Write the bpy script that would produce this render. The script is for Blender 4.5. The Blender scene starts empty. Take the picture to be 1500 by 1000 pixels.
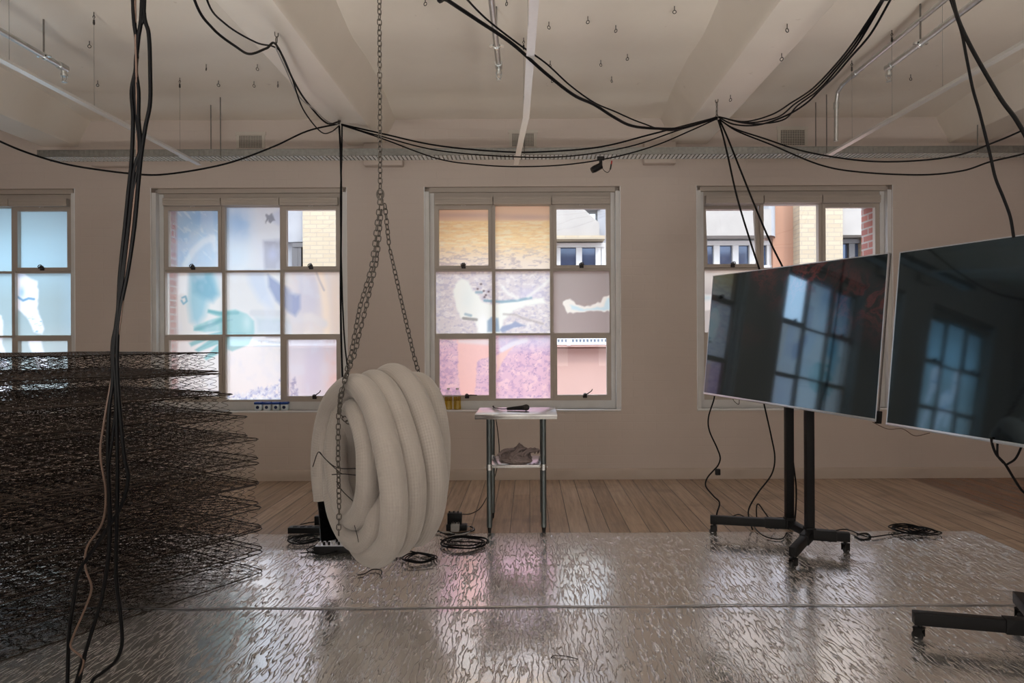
import bpy, math, random
import numpy as np
from mathutils import Vector, Matrix
random.seed(7); np.random.seed(7)
scene = bpy.context.scene
COL = scene.collection
PI = math.pi
CAMH = 1.46; TH = .0045; CT, ST = math.cos(TH), math.sin(TH)

# ------------------------------------------------------------------ measuring helpers
def P(px, py, Y):
    dx = px-775; v0 = 497-py
    u = dx*CT+v0*ST; v = -dx*ST+v0*CT
    return Vector((u*Y/1000, Y, CAMH+v*Y/1000))
def PZ(px, py, z):
    dx = px-775; v0 = 497-py
    v = -dx*ST+v0*CT
    return P(px, py, 1000*(z-CAMH)/v)
def lin(r, g, b):
    f = lambda c: (c/255/12.92) if c/255 <= .04045 else ((c/255+.055)/1.055)**2.4
    return (f(r), f(g), f(b), 1)

# ------------------------------------------------------------------ materials
def new_mat(name):
    m = bpy.data.materials.new(name); m.use_nodes = True
    nt = m.node_tree
    return m, nt, nt.nodes['Principled BSDF']
def N(nt, t, **kw):
    n = nt.nodes.new(t)
    for k, v in kw.items():
        if k in n.inputs: n.inputs[k].default_value = v
        else: setattr(n, k, v)
    return n
def simple(name, col, rough=.5, metal=0, spec=.5, noise=0, nscale=40, bump=0, alpha=None, trans=0, coat=0):
    m, nt, b = new_mat(name)
    b.inputs['Roughness'].default_value = rough; b.inputs['Metallic'].default_value = metal
    b.inputs['Specular IOR Level'].default_value = spec
    b.inputs['Transmission Weight'].default_value = trans
    b.inputs['Coat Weight'].default_value = coat
    tc = N(nt, 'ShaderNodeTexCoord')
    nz = N(nt, 'ShaderNodeTexNoise', Scale=nscale, Detail=4.0)
    nt.links.new(tc.outputs['Object'], nz.inputs['Vector'])
    cr = N(nt, 'ShaderNodeMix', data_type='RGBA')
    a = tuple(max(0, c*(1-noise)) for c in col[:3])+(1,); c2 = tuple(min(1, c*(1+noise)) for c in col[:3])+(1,)
    cr.inputs[6].default_value = a; cr.inputs[7].default_value = c2
    nt.links.new(nz.outputs['Fac'], cr.inputs[0]); nt.links.new(cr.outputs[2], b.inputs['Base Color'])
    if bump:
        bp = N(nt, 'ShaderNodeBump', Strength=bump, Distance=.01)
        nt.links.new(nz.outputs['Fac'], bp.inputs['Height']); nt.links.new(bp.outputs[0], b.inputs['Normal'])
    return m

def wall_mat():
    m, nt, b = new_mat('painted_brick')
    tc = N(nt, 'ShaderNodeTexCoord')
    sep = N(nt, 'ShaderNodeSeparateXYZ'); cmb = N(nt, 'ShaderNodeCombineXYZ')
    nt.links.new(tc.outputs['Object'], sep.inputs[0])
    nt.links.new(sep.outputs['X'], cmb.inputs['X']); nt.links.new(sep.outputs['Z'], cmb.inputs['Y'])
    br = N(nt, 'ShaderNodeTexBrick', Scale=1.0)
    br.inputs['Brick Width'].default_value = .24; br.inputs['Row Height'].default_value = .085
    br.inputs['Mortar Size'].default_value = .006; br.inputs['Mortar Smooth'].default_value = .8
    br.inputs['Color1'].default_value = (1, 1, 1, 1); br.inputs['Color2'].default_value = (.9, .9, .9, 1); br.inputs['Mortar'].default_value = (0, 0, 0, 1)
    nt.links.new(cmb.outputs[0], br.inputs['Vector'])
    nz = N(nt, 'ShaderNodeTexNoise', Scale=14.0, Detail=6.0); nt.links.new(tc.outputs['Object'], nz.inputs['Vector'])
    n2 = N(nt, 'ShaderNodeTexNoise', Scale=1.3, Detail=4.0); nt.links.new(tc.outputs['Object'], n2.inputs['Vector'])
    mx = N(nt, 'ShaderNodeMix', data_type='RGBA'); mx.inputs[6].default_value = (.58, .505, .46, 1); mx.inputs[7].default_value = (.66, .58, .53, 1)
    nt.links.new(n2.outputs['Fac'], mx.inputs[0]); nt.links.new(mx.outputs[2], b.inputs['Base Color'])
    ad = N(nt, 'ShaderNodeMath', operation='MULTIPLY_ADD'); ad.inputs[1].default_value = .35
    nt.links.new(nz.outputs['Fac'], ad.inputs[0]); nt.links.new(br.outputs['Fac'], ad.inputs[2])
    iv = N(nt, 'ShaderNodeMath', operation='MULTIPLY'); iv.inputs[1].default_value = -1
    nt.links.new(ad.outputs[0], iv.inputs[0])
    bp = N(nt, 'ShaderNodeBump', Strength=.16, Distance=.004)
    nt.links.new(iv.outputs[0], bp.inputs['Height']); nt.links.new(bp.outputs[0], b.inputs['Normal'])
    b.inputs['Roughness'].default_value = .55
    return m
def plaster_mat():
    m, nt, b = new_mat('painted_plaster')
    tc = N(nt, 'ShaderNodeTexCoord')
    n2 = N(nt, 'ShaderNodeTexNoise', Scale=2.2, Detail=8.0, Roughness=.6); nt.links.new(tc.outputs['Object'], n2.inputs['Vector'])
    mx = N(nt, 'ShaderNodeMix', data_type='RGBA'); mx.inputs[6].default_value = (.80, .74, .66, 1); mx.inputs[7].default_value = (.90, .85, .77, 1)
    nt.links.new(n2.outputs['Fac'], mx.inputs[0])
    vo = N(nt, 'ShaderNodeTexNoise', Scale=9.0, Detail=5.0); nt.links.new(tc.outputs['Object'], vo.inputs['Vector'])
    rp = N(nt, 'ShaderNodeValToRGB'); rp.color_ramp.elements[0].position = .72; rp.color_ramp.elements[1].position = .78
    rp.color_ramp.elements[0].color = (0, 0, 0, 1); rp.color_ramp.elements[1].color = (.35, .35, .35, 1)
    nt.links.new(vo.outputs['Fac'], rp.inputs[0])
    m2 = N(nt, 'ShaderNodeMix', data_type='RGBA'); m2.inputs[7].default_value = (.38, .31, .24, 1)
    nt.links.new(rp.outputs[0], m2.inputs[0]); nt.links.new(mx.outputs[2], m2.inputs[6]); nt.links.new(m2.outputs[2], b.inputs['Base Color'])
    bp = N(nt, 'ShaderNodeBump', Strength=.25, Distance=.02)
    nt.links.new(n2.outputs['Fac'], bp.inputs['Height']); nt.links.new(bp.outputs[0], b.inputs['Normal'])
    b.inputs['Roughness'].default_value = .38
    return m
def wood_mat():
    m, nt, b = new_mat('floorboards')
    L = nt.links.new
    tc = N(nt, 'ShaderNodeTexCoord'); sp = N(nt, 'ShaderNodeSeparateXYZ'); L(tc.outputs['Object'], sp.inputs[0])
    dv = N(nt, 'ShaderNodeMath', operation='DIVIDE'); dv.inputs[1].default_value = .152; L(sp.outputs['X'], dv.inputs[0])
    fl = N(nt, 'ShaderNodeMath', operation='FLOOR'); L(dv.outputs[0], fl.inputs[0])
    fr = N(nt, 'ShaderNodeMath', operation='FRACT'); L(dv.outputs[0], fr.inputs[0])
    wn = N(nt, 'ShaderNodeTexWhiteNoise', noise_dimensions='1D'); L(fl.outputs[0], wn.inputs['W'])
    # board ends: shift along y by random, split every 2.4 m
    ya = N(nt, 'ShaderNodeMath', operation='MULTIPLY_ADD'); ya.inputs[1].default_value = .13; L(sp.outputs['Y'], ya.inputs[0]); L(wn.outputs['Value'], ya.inputs[2])
    yf = N(nt, 'ShaderNodeMath', operation='FLOOR'); L(ya.outputs[0], yf.inputs[0])
    cb = N(nt, 'ShaderNodeCombineXYZ'); L(fl.outputs[0], cb.inputs[0]); L(yf.outputs[0], cb.inputs[1])
    w2 = N(nt, 'ShaderNodeTexWhiteNoise', noise_dimensions='3D'); L(cb.outputs[0], w2.inputs['Vector'])
    mp = N(nt, 'ShaderNodeMapping'); mp.inputs['Scale'].default_value = (28, 1.6, 1); L(tc.outputs['Object'], mp.inputs[0])
    gr = N(nt, 'ShaderNodeTexNoise', Scale=1.0, Detail=8.0, Roughness=.65); L(mp.outputs[0], gr.inputs['Vector'])
    rp = N(nt, 'ShaderNodeValToRGB'); e = rp.color_ramp.elements
    e[0].position = 0; e[0].color = (.36, .255, .185, 1); e[1].position = 1; e[1].color = (.50, .37, .275, 1)
    e2 = rp.color_ramp.elements.new(.5); e2.color = (.43, .31, .225, 1)
    L(w2.outputs['Value'], rp.inputs[0])
    mx = N(nt, 'ShaderNodeMix', data_type='RGBA', blend_type='MULTIPLY'); mx.inputs[0].default_value = .6
    g2 = N(nt, 'ShaderNodeValToRGB'); g2.color_ramp.elements[0].color = (.45, .45, .45, 1); g2.color_ramp.elements[0].position = .3; g2.color_ramp.elements[1].color = (1.25, 1.2, 1.15, 1); g2.color_ramp.elements[1].position = .7
    L(gr.outputs['Fac'], g2.inputs[0]); L(rp.outputs[0], mx.inputs[6]); L(g2.outputs[0], mx.inputs[7])
    # darker older boards beyond x = 3.97
    gt = N(nt, 'ShaderNodeMath', operation='GREATER_THAN'); gt.inputs[1].default_value = 3.97; L(sp.outputs['X'], gt.inputs[0])
    dk = N(nt, 'ShaderNodeMix', data_type='RGBA', blend_type='MULTIPLY'); dk.inputs[7].default_value = (.62, .45, .36, 1)
    L(gt.outputs[0], dk.inputs[0]); L(mx.outputs[2], dk.inputs[6])
    # gaps
    s1 = N(nt, 'ShaderNodeMath', operation='SUBTRACT'); s1.inputs[1].default_value = .5; L(fr.outputs[0], s1.inputs[0])
    s2 = N(nt, 'ShaderNodeMath', operation='ABSOLUTE'); L(s1.outputs[0], s2.inputs[0])
    s3 = N(nt, 'ShaderNodeMath', operation='GREATER_THAN'); s3.inputs[1].default_value = .482; L(s2.outputs[0], s3.inputs[0])
    gp = N(nt, 'ShaderNodeMix', data_type='RGBA'); gp.inputs[7].default_value = (.03, .02, .015, 1)
    gsc = N(nt, 'ShaderNodeMath', operation='MULTIPLY'); gsc.inputs[1].default_value = .85; L(s3.outputs[0], gsc.inputs[0])
    L(gsc.outputs[0], gp.inputs[0]); L(dk.outputs[2], gp.inputs[6])
    # worn stains
    st = N(nt, 'ShaderNodeTexNoise', Scale=1.7, Detail=5.0); L(tc.outputs['Object'], st.inputs['Vector'])
    sr = N(nt, 'ShaderNodeValToRGB'); sr.color_ramp.elements[0].position = .55; sr.color_ramp.elements[0].color = (0, 0, 0, 1); sr.color_ramp.elements[1].position = .72; sr.color_ramp.elements[1].color = (.5, .5, .5, 1)
    L(st.outputs['Fac'], sr.inputs[0])
    sm = N(nt, 'ShaderNodeMix', data_type='RGBA'); sm.inputs[7].default_value = (.12, .085, .07, 1); L(sr.outputs[0], sm.inputs[0]); L(gp.outputs[2], sm.inputs[6])
    L(sm.outputs[2], b.inputs['Base Color'])
    b.inputs['Roughness'].default_value = .26
    bp = N(nt, 'ShaderNodeBump', Strength=.2, Distance=.004)
    ng = N(nt, 'ShaderNodeMath', operation='MULTIPLY_ADD'); ng.inputs[1].default_value = -2.0; L(s3.outputs[0], ng.inputs[0]); L(gr.outputs['Fac'], ng.inputs[2])
    L(ng.outputs[0], bp.inputs['Height']); L(bp.outputs[0], b.inputs['Normal'])
    return m
def foil_mat():
    m, nt, b = new_mat('wrinkled_foil')
    L = nt.links.new
    tc = N(nt, 'ShaderNodeTexCoord')
    # coarse wavering of the wrinkle lines
    wv = N(nt, 'ShaderNodeTexNoise', Scale=11.0, Detail=4.0); L(tc.outputs['Object'], wv.inputs['Vector'])
    vm = N(nt, 'ShaderNodeVectorMath', operation='MULTIPLY_ADD'); vm.inputs[1].default_value = (.035, 0, 0)
    L(wv.outputs['Color'], vm.inputs[0]); L(tc.outputs['Object'], vm.inputs[2])
    mp = N(nt, 'ShaderNodeMapping'); mp.inputs['Scale'].default_value = (40, 5.0, 1); L(vm.outputs[0], mp.inputs[0])
    n1 = N(nt, 'ShaderNodeTexNoise', Scale=1.0, Detail=2.0, Roughness=.5); L(mp.outputs[0], n1.inputs['Vector'])
    # thin ridges at noise = .5
    a1 = N(nt, 'ShaderNodeMath', operation='SUBTRACT'); a1.inputs[1].default_value = .5; L(n1.outputs['Fac'], a1.inputs[0])
    a2 = N(nt, 'ShaderNodeMath', operation='ABSOLUTE'); L(a1.outputs[0], a2.inputs[0])
    rp = N(nt, 'ShaderNodeMapRange'); rp.inputs['From Min'].default_value = 0; rp.inputs['From Max'].default_value = .045; rp.inputs['To Min'].default_value = 1; rp.inputs['To Max'].default_value = 0
    L(a2.outputs[0], rp.inputs['Value'])
    m2 = N(nt, 'ShaderNodeMapping'); m2.inputs['Scale'].default_value = (90, 30, 1); L(vm.outputs[0], m2.inputs[0])
    n2 = N(nt, 'ShaderNodeTexNoise', Scale=1.0, Detail=3.0); L(m2.outputs[0], n2.inputs['Vector'])
    ad = N(nt, 'ShaderNodeMath', operation='MULTIPLY_ADD'); ad.inputs[1].default_value = .25; L(n2.outputs['Fac'], ad.inputs[0]); L(rp.outputs[0], ad.inputs[2])
    lo = N(nt, 'ShaderNodeTexNoise', Scale=1.6, Detail=3.0); L(tc.outputs['Object'], lo.inputs['Vector'])
    a3 = N(nt, 'ShaderNodeMath', operation='MULTIPLY_ADD'); a3.inputs[1].default_value = 1.2; L(lo.outputs['Fac'], a3.inputs[0]); L(ad.outputs[0], a3.inputs[2])
    bp = N(nt, 'ShaderNodeBump', Strength=.8, Distance=.0036); L(a3.outputs[0], bp.inputs['Height']); L(bp.outputs[0], b.inputs['Normal'])
    mx = N(nt, 'ShaderNodeMix', data_type='RGBA'); mx.inputs[6].default_value = (.86, .85, .83, 1); mx.inputs[7].default_value = (.93, .92, .91, 1)
    L(lo.outputs['Fac'], mx.inputs[0]); L(mx.outputs[2], b.inputs['Base Color'])
    b.inputs['Metallic'].default_value = .88
    rr = N(nt, 'ShaderNodeMapRange'); rr.inputs['To Min'].default_value = .09; rr.inputs['To Max'].default_value = .19; L(lo.outputs['Fac'], rr.inputs['Value']); L(rr.outputs[0], b.inputs['Roughness'])
    return m
def brick_mat(name, c1, c2, mort, w=.23, h=.076, swap='XZ', ms=.01):
    m, nt, b = new_mat(name)
    L = nt.links.new
    tc = N(nt, 'ShaderNodeTexCoord'); sp = N(nt, 'ShaderNodeSeparateXYZ'); cm = N(nt, 'ShaderNodeCombineXYZ'); L(tc.outputs['Object'], sp.inputs[0])
    xy = N(nt, 'ShaderNodeMath', operation='ADD'); L(sp.outputs['X'], xy.inputs[0]); L(sp.outputs['Y'], xy.inputs[1])
    L(xy.outputs[0], cm.inputs['X']); L(sp.outputs['Z'], cm.inputs['Y'])
    br = N(nt, 'ShaderNodeTexBrick', Scale=1.0); L(cm.outputs[0], br.inputs['Vector'])
    br.inputs['Brick Width'].default_value = w; br.inputs['Row Height'].default_value = h; br.inputs['Mortar Size'].default_value = ms
    br.inputs['Color1'].default_value = c1; br.inputs['Color2'].default_value = c2; br.inputs['Mortar'].default_value = mort
    L(br.outputs['Color'], b.inputs['Base Color']); b.inputs['Roughness'].default_value = .85
    return m
def film_mat():
    m, nt, b = new_mat('printed_window_film')
    L = nt.links.new; nt.nodes.remove(b)
    out = [n for n in nt.nodes if n.type == 'OUTPUT_MATERIAL'][0]
    at = N(nt, 'ShaderNodeAttribute', attribute_name='print')
    tl = N(nt, 'ShaderNodeBsdfTranslucent'); L(at.outputs['Color'], tl.inputs['Color'])
    df = N(nt, 'ShaderNodeBsdfDiffuse'); L(at.outputs['Color'], df.inputs['Color'])
    m1 = N(nt, 'ShaderNodeMixShader'); m1.inputs[0].default_value = .12; L(tl.outputs[0], m1.inputs[1]); L(df.outputs[0], m1.inputs[2])
    tr = N(nt, 'ShaderNodeBsdfTransparent'); 
    m2 = N(nt, 'ShaderNodeMixShader'); L(at.outputs['Alpha'], m2.inputs[0]); L(tr.outputs[0], m2.inputs[1]); L(m1.outputs[0], m2.inputs[2])
    L(m2.outputs[0], out.inputs['Surface'])
    return m
def glass_mat(name, tint=(1, 1, 1, 1), gl=.06, rough=.02):
    m, nt, b = new_mat(name); nt.nodes.remove(b)
    out = [n for n in nt.nodes if n.type == 'OUTPUT_MATERIAL'][0]
    tr = N(nt, 'ShaderNodeBsdfTransparent'); tr.inputs['Color'].default_value = tint
    g = N(nt, 'ShaderNodeBsdfGlossy'); g.inputs['Roughness'].default_value = rough
    mx = N(nt, 'ShaderNodeMixShader'); mx.inputs[0].default_value = gl; nt.links.new(tr.outputs[0], mx.inputs[1]); nt.links.new(g.outputs[0], mx.inputs[2])
    nt.links.new(mx.outputs[0], out.inputs['Surface'])
    return m
def screen_mat(name, amount):
    m, nt, b = new_mat(name)
    L = nt.links.new
    b.inputs['Base Color'].default_value = (.002, .003, .005, 1); b.inputs['Roughness'].default_value = .045
    b.inputs['IOR'].default_value = 2.3; b.inputs['Specular IOR Level'].default_value = .5; b.inputs['Specular Tint'].default_value = (.55, .82, 1, 1)
    b.inputs['Coat Weight'].default_value = 0; b.inputs['Coat Roughness'].default_value = .03; b.inputs['Coat IOR'].default_value = 1.85
    tc = N(nt, 'ShaderNodeTexCoord')
    # the picture on the lit screen: dark red veins
    n0 = N(nt, 'ShaderNodeTexNoise', Scale=3.0, Detail=3.0); L(tc.outputs['Object'], n0.inputs['Vector'])
    vm = N(nt, 'ShaderNodeVectorMath', operation='MULTIPLY_ADD'); vm.inputs[1].default_value = (.5, .5, .5); L(n0.outputs['Color'], vm.inputs[0]); L(tc.outputs['Object'], vm.inputs[2])
    n1 = N(nt, 'ShaderNodeTexNoise', Scale=5.0, Detail=9.0, Roughness=.7); L(vm.outputs[0], n1.inputs['Vector'])
    s = N(nt, 'ShaderNodeMath', operation='SUBTRACT'); s.inputs[1].default_value = .5; L(n1.outputs['Fac'], s.inputs[0])
    a = N(nt, 'ShaderNodeMath', operation='ABSOLUTE'); L(s.outputs[0], a.inputs[0])
    r = N(nt, 'ShaderNodeMapRange'); r.inputs['From Max'].default_value = .05; r.inputs['To Min'].default_value = 1; r.inputs['To Max'].default_value = 0; L(a.outputs[0], r.inputs['Value'])
    n2 = N(nt, 'ShaderNodeTexNoise', Scale=1.6, Detail=2.0); L(tc.outputs['Object'], n2.inputs['Vector'])
    r2 = N(nt, 'ShaderNodeMapRange'); r2.inputs['From Min'].default_value = .42; r2.inputs['From Max'].default_value = .7; L(n2.outputs['Fac'], r2.inputs['Value'])
    sp = N(nt, 'ShaderNodeSeparateXYZ'); L(tc.outputs['Object'], sp.inputs[0])
    r3 = N(nt, 'ShaderNodeMapRange'); r3.inputs['From Min'].default_value = -.1; r3.inputs['From Max'].default_value = .45; L(sp.outputs['Z'], r3.inputs['Value'])
    mu = N(nt, 'ShaderNodeMath', operation='MULTIPLY'); L(r.outputs[0], mu.inputs[0]); L(r2.outputs[0], mu.inputs[1])
    m3 = N(nt, 'ShaderNodeMath', operation='MULTIPLY'); L(mu.outputs[0], m3.inputs[0]); L(r3.outputs[0], m3.inputs[1])
    m4 = N(nt, 'ShaderNodeMath', operation='MULTIPLY_ADD'); m4.inputs[1].default_value = amount; m4.inputs[2].default_value = 0
    L(m3.outputs[0], m4.inputs[0])
    b.inputs['Emission Color'].default_value = (.8, .12, .10, 1)
    L(m4.outputs[0], b.inputs['Emission Strength'])
    return m
def hose_mat():
    m, nt, b = new_mat('white_hose_sleeve')
    L = nt.links.new
    uv = N(nt, 'ShaderNodeUVMap', uv_map='UVMap')
    sp = N(nt, 'ShaderNodeSeparateXYZ'); L(uv.outputs[0], sp.inputs[0])
    # fine rib rings along the length and seams around the girth
    w1 = N(nt, 'ShaderNodeMath', operation='MULTIPLY'); w1.inputs[1].default_value = 2*PI*62; L(sp.outputs['Y'], w1.inputs[0])
    s1 = N(nt, 'ShaderNodeMath', operation='SINE'); L(w1.outputs[0], s1.inputs[0])
    w2 = N(nt, 'ShaderNodeMath', operation='MULTIPLY'); w2.inputs[1].default_value = 2*PI*30; L(sp.outputs['X'], w2.inputs[0])
    s2 = N(nt, 'ShaderNodeMath', operation='SINE'); L(w2.outputs[0], s2.inputs[0])
    ad = N(nt, 'ShaderNodeMath', operation='ADD'); L(s1.outputs[0], ad.inputs[0]); L(s2.outputs[0], ad.inputs[1])
    bp = N(nt, 'ShaderNodeBump', Strength=.25, Distance=.002); L(ad.outputs[0], bp.inputs['Height']); L(bp.outputs[0], b.inputs['Normal'])
    tc = N(nt, 'ShaderNodeTexCoord'); nz = N(nt, 'ShaderNodeTexNoise', Scale=5.0, Detail=5.0); L(tc.outputs['Object'], nz.inputs['Vector'])
    mx = N(nt, 'ShaderNodeMix', data_type='RGBA'); mx.inputs[6].default_value = (.47, .43, .40, 1); mx.inputs[7].default_value = (.59, .545, .51, 1); L(nz.outputs['Fac'], mx.inputs[0])
    st = N(nt, 'ShaderNodeMapRange'); st.inputs['From Min'].default_value = .93; st.inputs['From Max'].default_value = 1; st.inputs['To Max'].default_value = .22; L(s2.outputs[0], st.inputs['Value'])
    m2 = N(nt, 'ShaderNodeMix', data_type='RGBA'); m2.inputs[7].default_value = (.42, .39, .35, 1); L(st.outputs[0], m2.inputs[0]); L(mx.outputs[2], m2.inputs[6])
    L(m2.outputs[2], b.inputs['Base Color']); b.inputs['Roughness'].default_value = .8
    b.inputs['Sheen Weight'].default_value = .4
    return m

M = dict(
    wall=wall_mat(), plaster=plaster_mat(), wood=wood_mat(), foil=foil_mat(), film=film_mat(), hose=hose_mat(),
    glass=glass_mat('window_glass', gl=.03), bottle=glass_mat('clear_bottle_plastic', (.93, .95, .96, 1)),
    screen=screen_mat('dark_screen_red', .16), screen2=screen_mat('dark_screen_black', .004),
    frame=simple('window_frame_paint', (.50, .445, .395), .4, noise=.06, nscale=6),
    edge=simple('bright_paint_edge', (.93, .94, .96), .2, noise=.04),
    trimw=simple('sill_paint', (.74, .74, .74), .25, noise=.08, nscale=9, bump=.15),  # pale tone paints in the daylight on sill and reveals
    skirt=simple('skirting_paint', (.52, .44, .38), .45, noise=.08, nscale=5),
    galv=simple('galvanised_steel', (.72, .74, .74), .24, 1, noise=.25, nscale=60),
    slat=simple('bright_zinc_slats', (.82, .86, .88), .28, .45, noise=.15, nscale=30),
    rail=simple('dull_galvanised_rail', (.30, .30, .285), .4, .85, noise=.3, nscale=40),
    alu=simple('white_aluminium', (.80, .80, .79), .3, .25, noise=.04),
    conduit=simple('galvanised_conduit', (.62, .64, .64), .28, 1, noise=.15, nscale=30),
    dark=simple('dark_steel', (.055, .05, .048), .45, .8, noise=.3, nscale=80),
    chain=simple('dull_chain_steel', (.16, .145, .13), .42, .9, noise=.3, nscale=80),
    spring=simple('rusted_spring_wire', (.075, .06, .054), .26, .9, noise=.7, nscale=9),
    cable=simple('black_rubber_cable', (.004, .004, .005), .5, spec=.15, noise=.2),
    brown=simple('brown_cable', (.16, .10, .075), .5, noise=.2),
    greyc=simple('grey_cable', (.35, .34, .33), .5, noise=.2),
    black=simple('black_plastic', (.008, .008, .009), .38, spec=.3, noise=.2),
    blackm=simple('black_powder_coat', (.007, .007, .008), .45, 0, spec=.25, noise=.2),
    rubber=simple('rubber_wheel', (.03, .03, .032), .6, noise=.2),
    silver=simple('silver_trim', (.72, .74, .78), .28, .85, noise=.05),
    steel=simple('stainless_steel', (.62, .615, .60), .24, 1, noise=.05, nscale=20),
    leg=simple('galvanised_leg', (.17, .195, .20), .36, .9, noise=.1, nscale=20),
    cloth=simple('taupe_cloth', (.30, .24, .235), .95, noise=.3, nscale=30, bump=.4),
    blue=simple('blue_lid', (.01, .06, .32), .3, noise=.1),
    bluel=simple('dark_blue_label', (.006, .018, .08), .4, noise=.1),
    jar=simple('milky_jar', (.78, .87, .92), .2, noise=.05),
    oil=glass_mat('yellow_oil', (.97, .82, .34, 1), gl=.08),
    white=simple('white_plastic', (.75, .75, .74), .4, noise=.05),
    red=simple('red_tip', (.5, .02, .02), .4, noise=.1),
    vent=simple('vent_plate_paint', (.60, .56, .50), .5, noise=.06),
    hole=simple('vent_hole', (.012, .011, .01), .9),
    redbrick=brick_mat('red_brick', (.42, .15, .11, 1), (.33, .12, .10, 1), (.42, .36, .32, 1)),
    creambrick=brick_mat('cream_brick', (.44, .35, .235, 1), (.40, .31, .205, 1), (.33, .27, .20, 1), .30, .10),
    orange=brick_mat('orange_render', (.40, .21, .13, 1), (.39, .20, .125, 1), (.36, .19, .12, 1), 2.4, 1.2),
    concrete=simple('pale_concrete', (.34, .30, .26), .8, noise=.12, nscale=3),
    greyconc=simple('grey_concrete', (.30, .29, .29), .8, noise=.15, nscale=3),
    pink=simple('salmon_render', (.52, .32, .26), .8, noise=.05, nscale=2),
    outglass=simple('street_window_glass', (.05, .08, .14), .08, .3, noise=.6, nscale=2, spec=.8),
    outframe=simple('pale_window_frame', (.55, .52, .48), .5, noise=.1),
    darkframe=simple('dark_window_frame', (.10, .09, .085), .5, noise=.1),
    tarmac=simple('tarmac', (.22, .22, .23), .9, noise=.3, nscale=3),
    galvdull=simple('threaded_rod', (.20, .19, .18), .4, .8, noise=.2),
)

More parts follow.
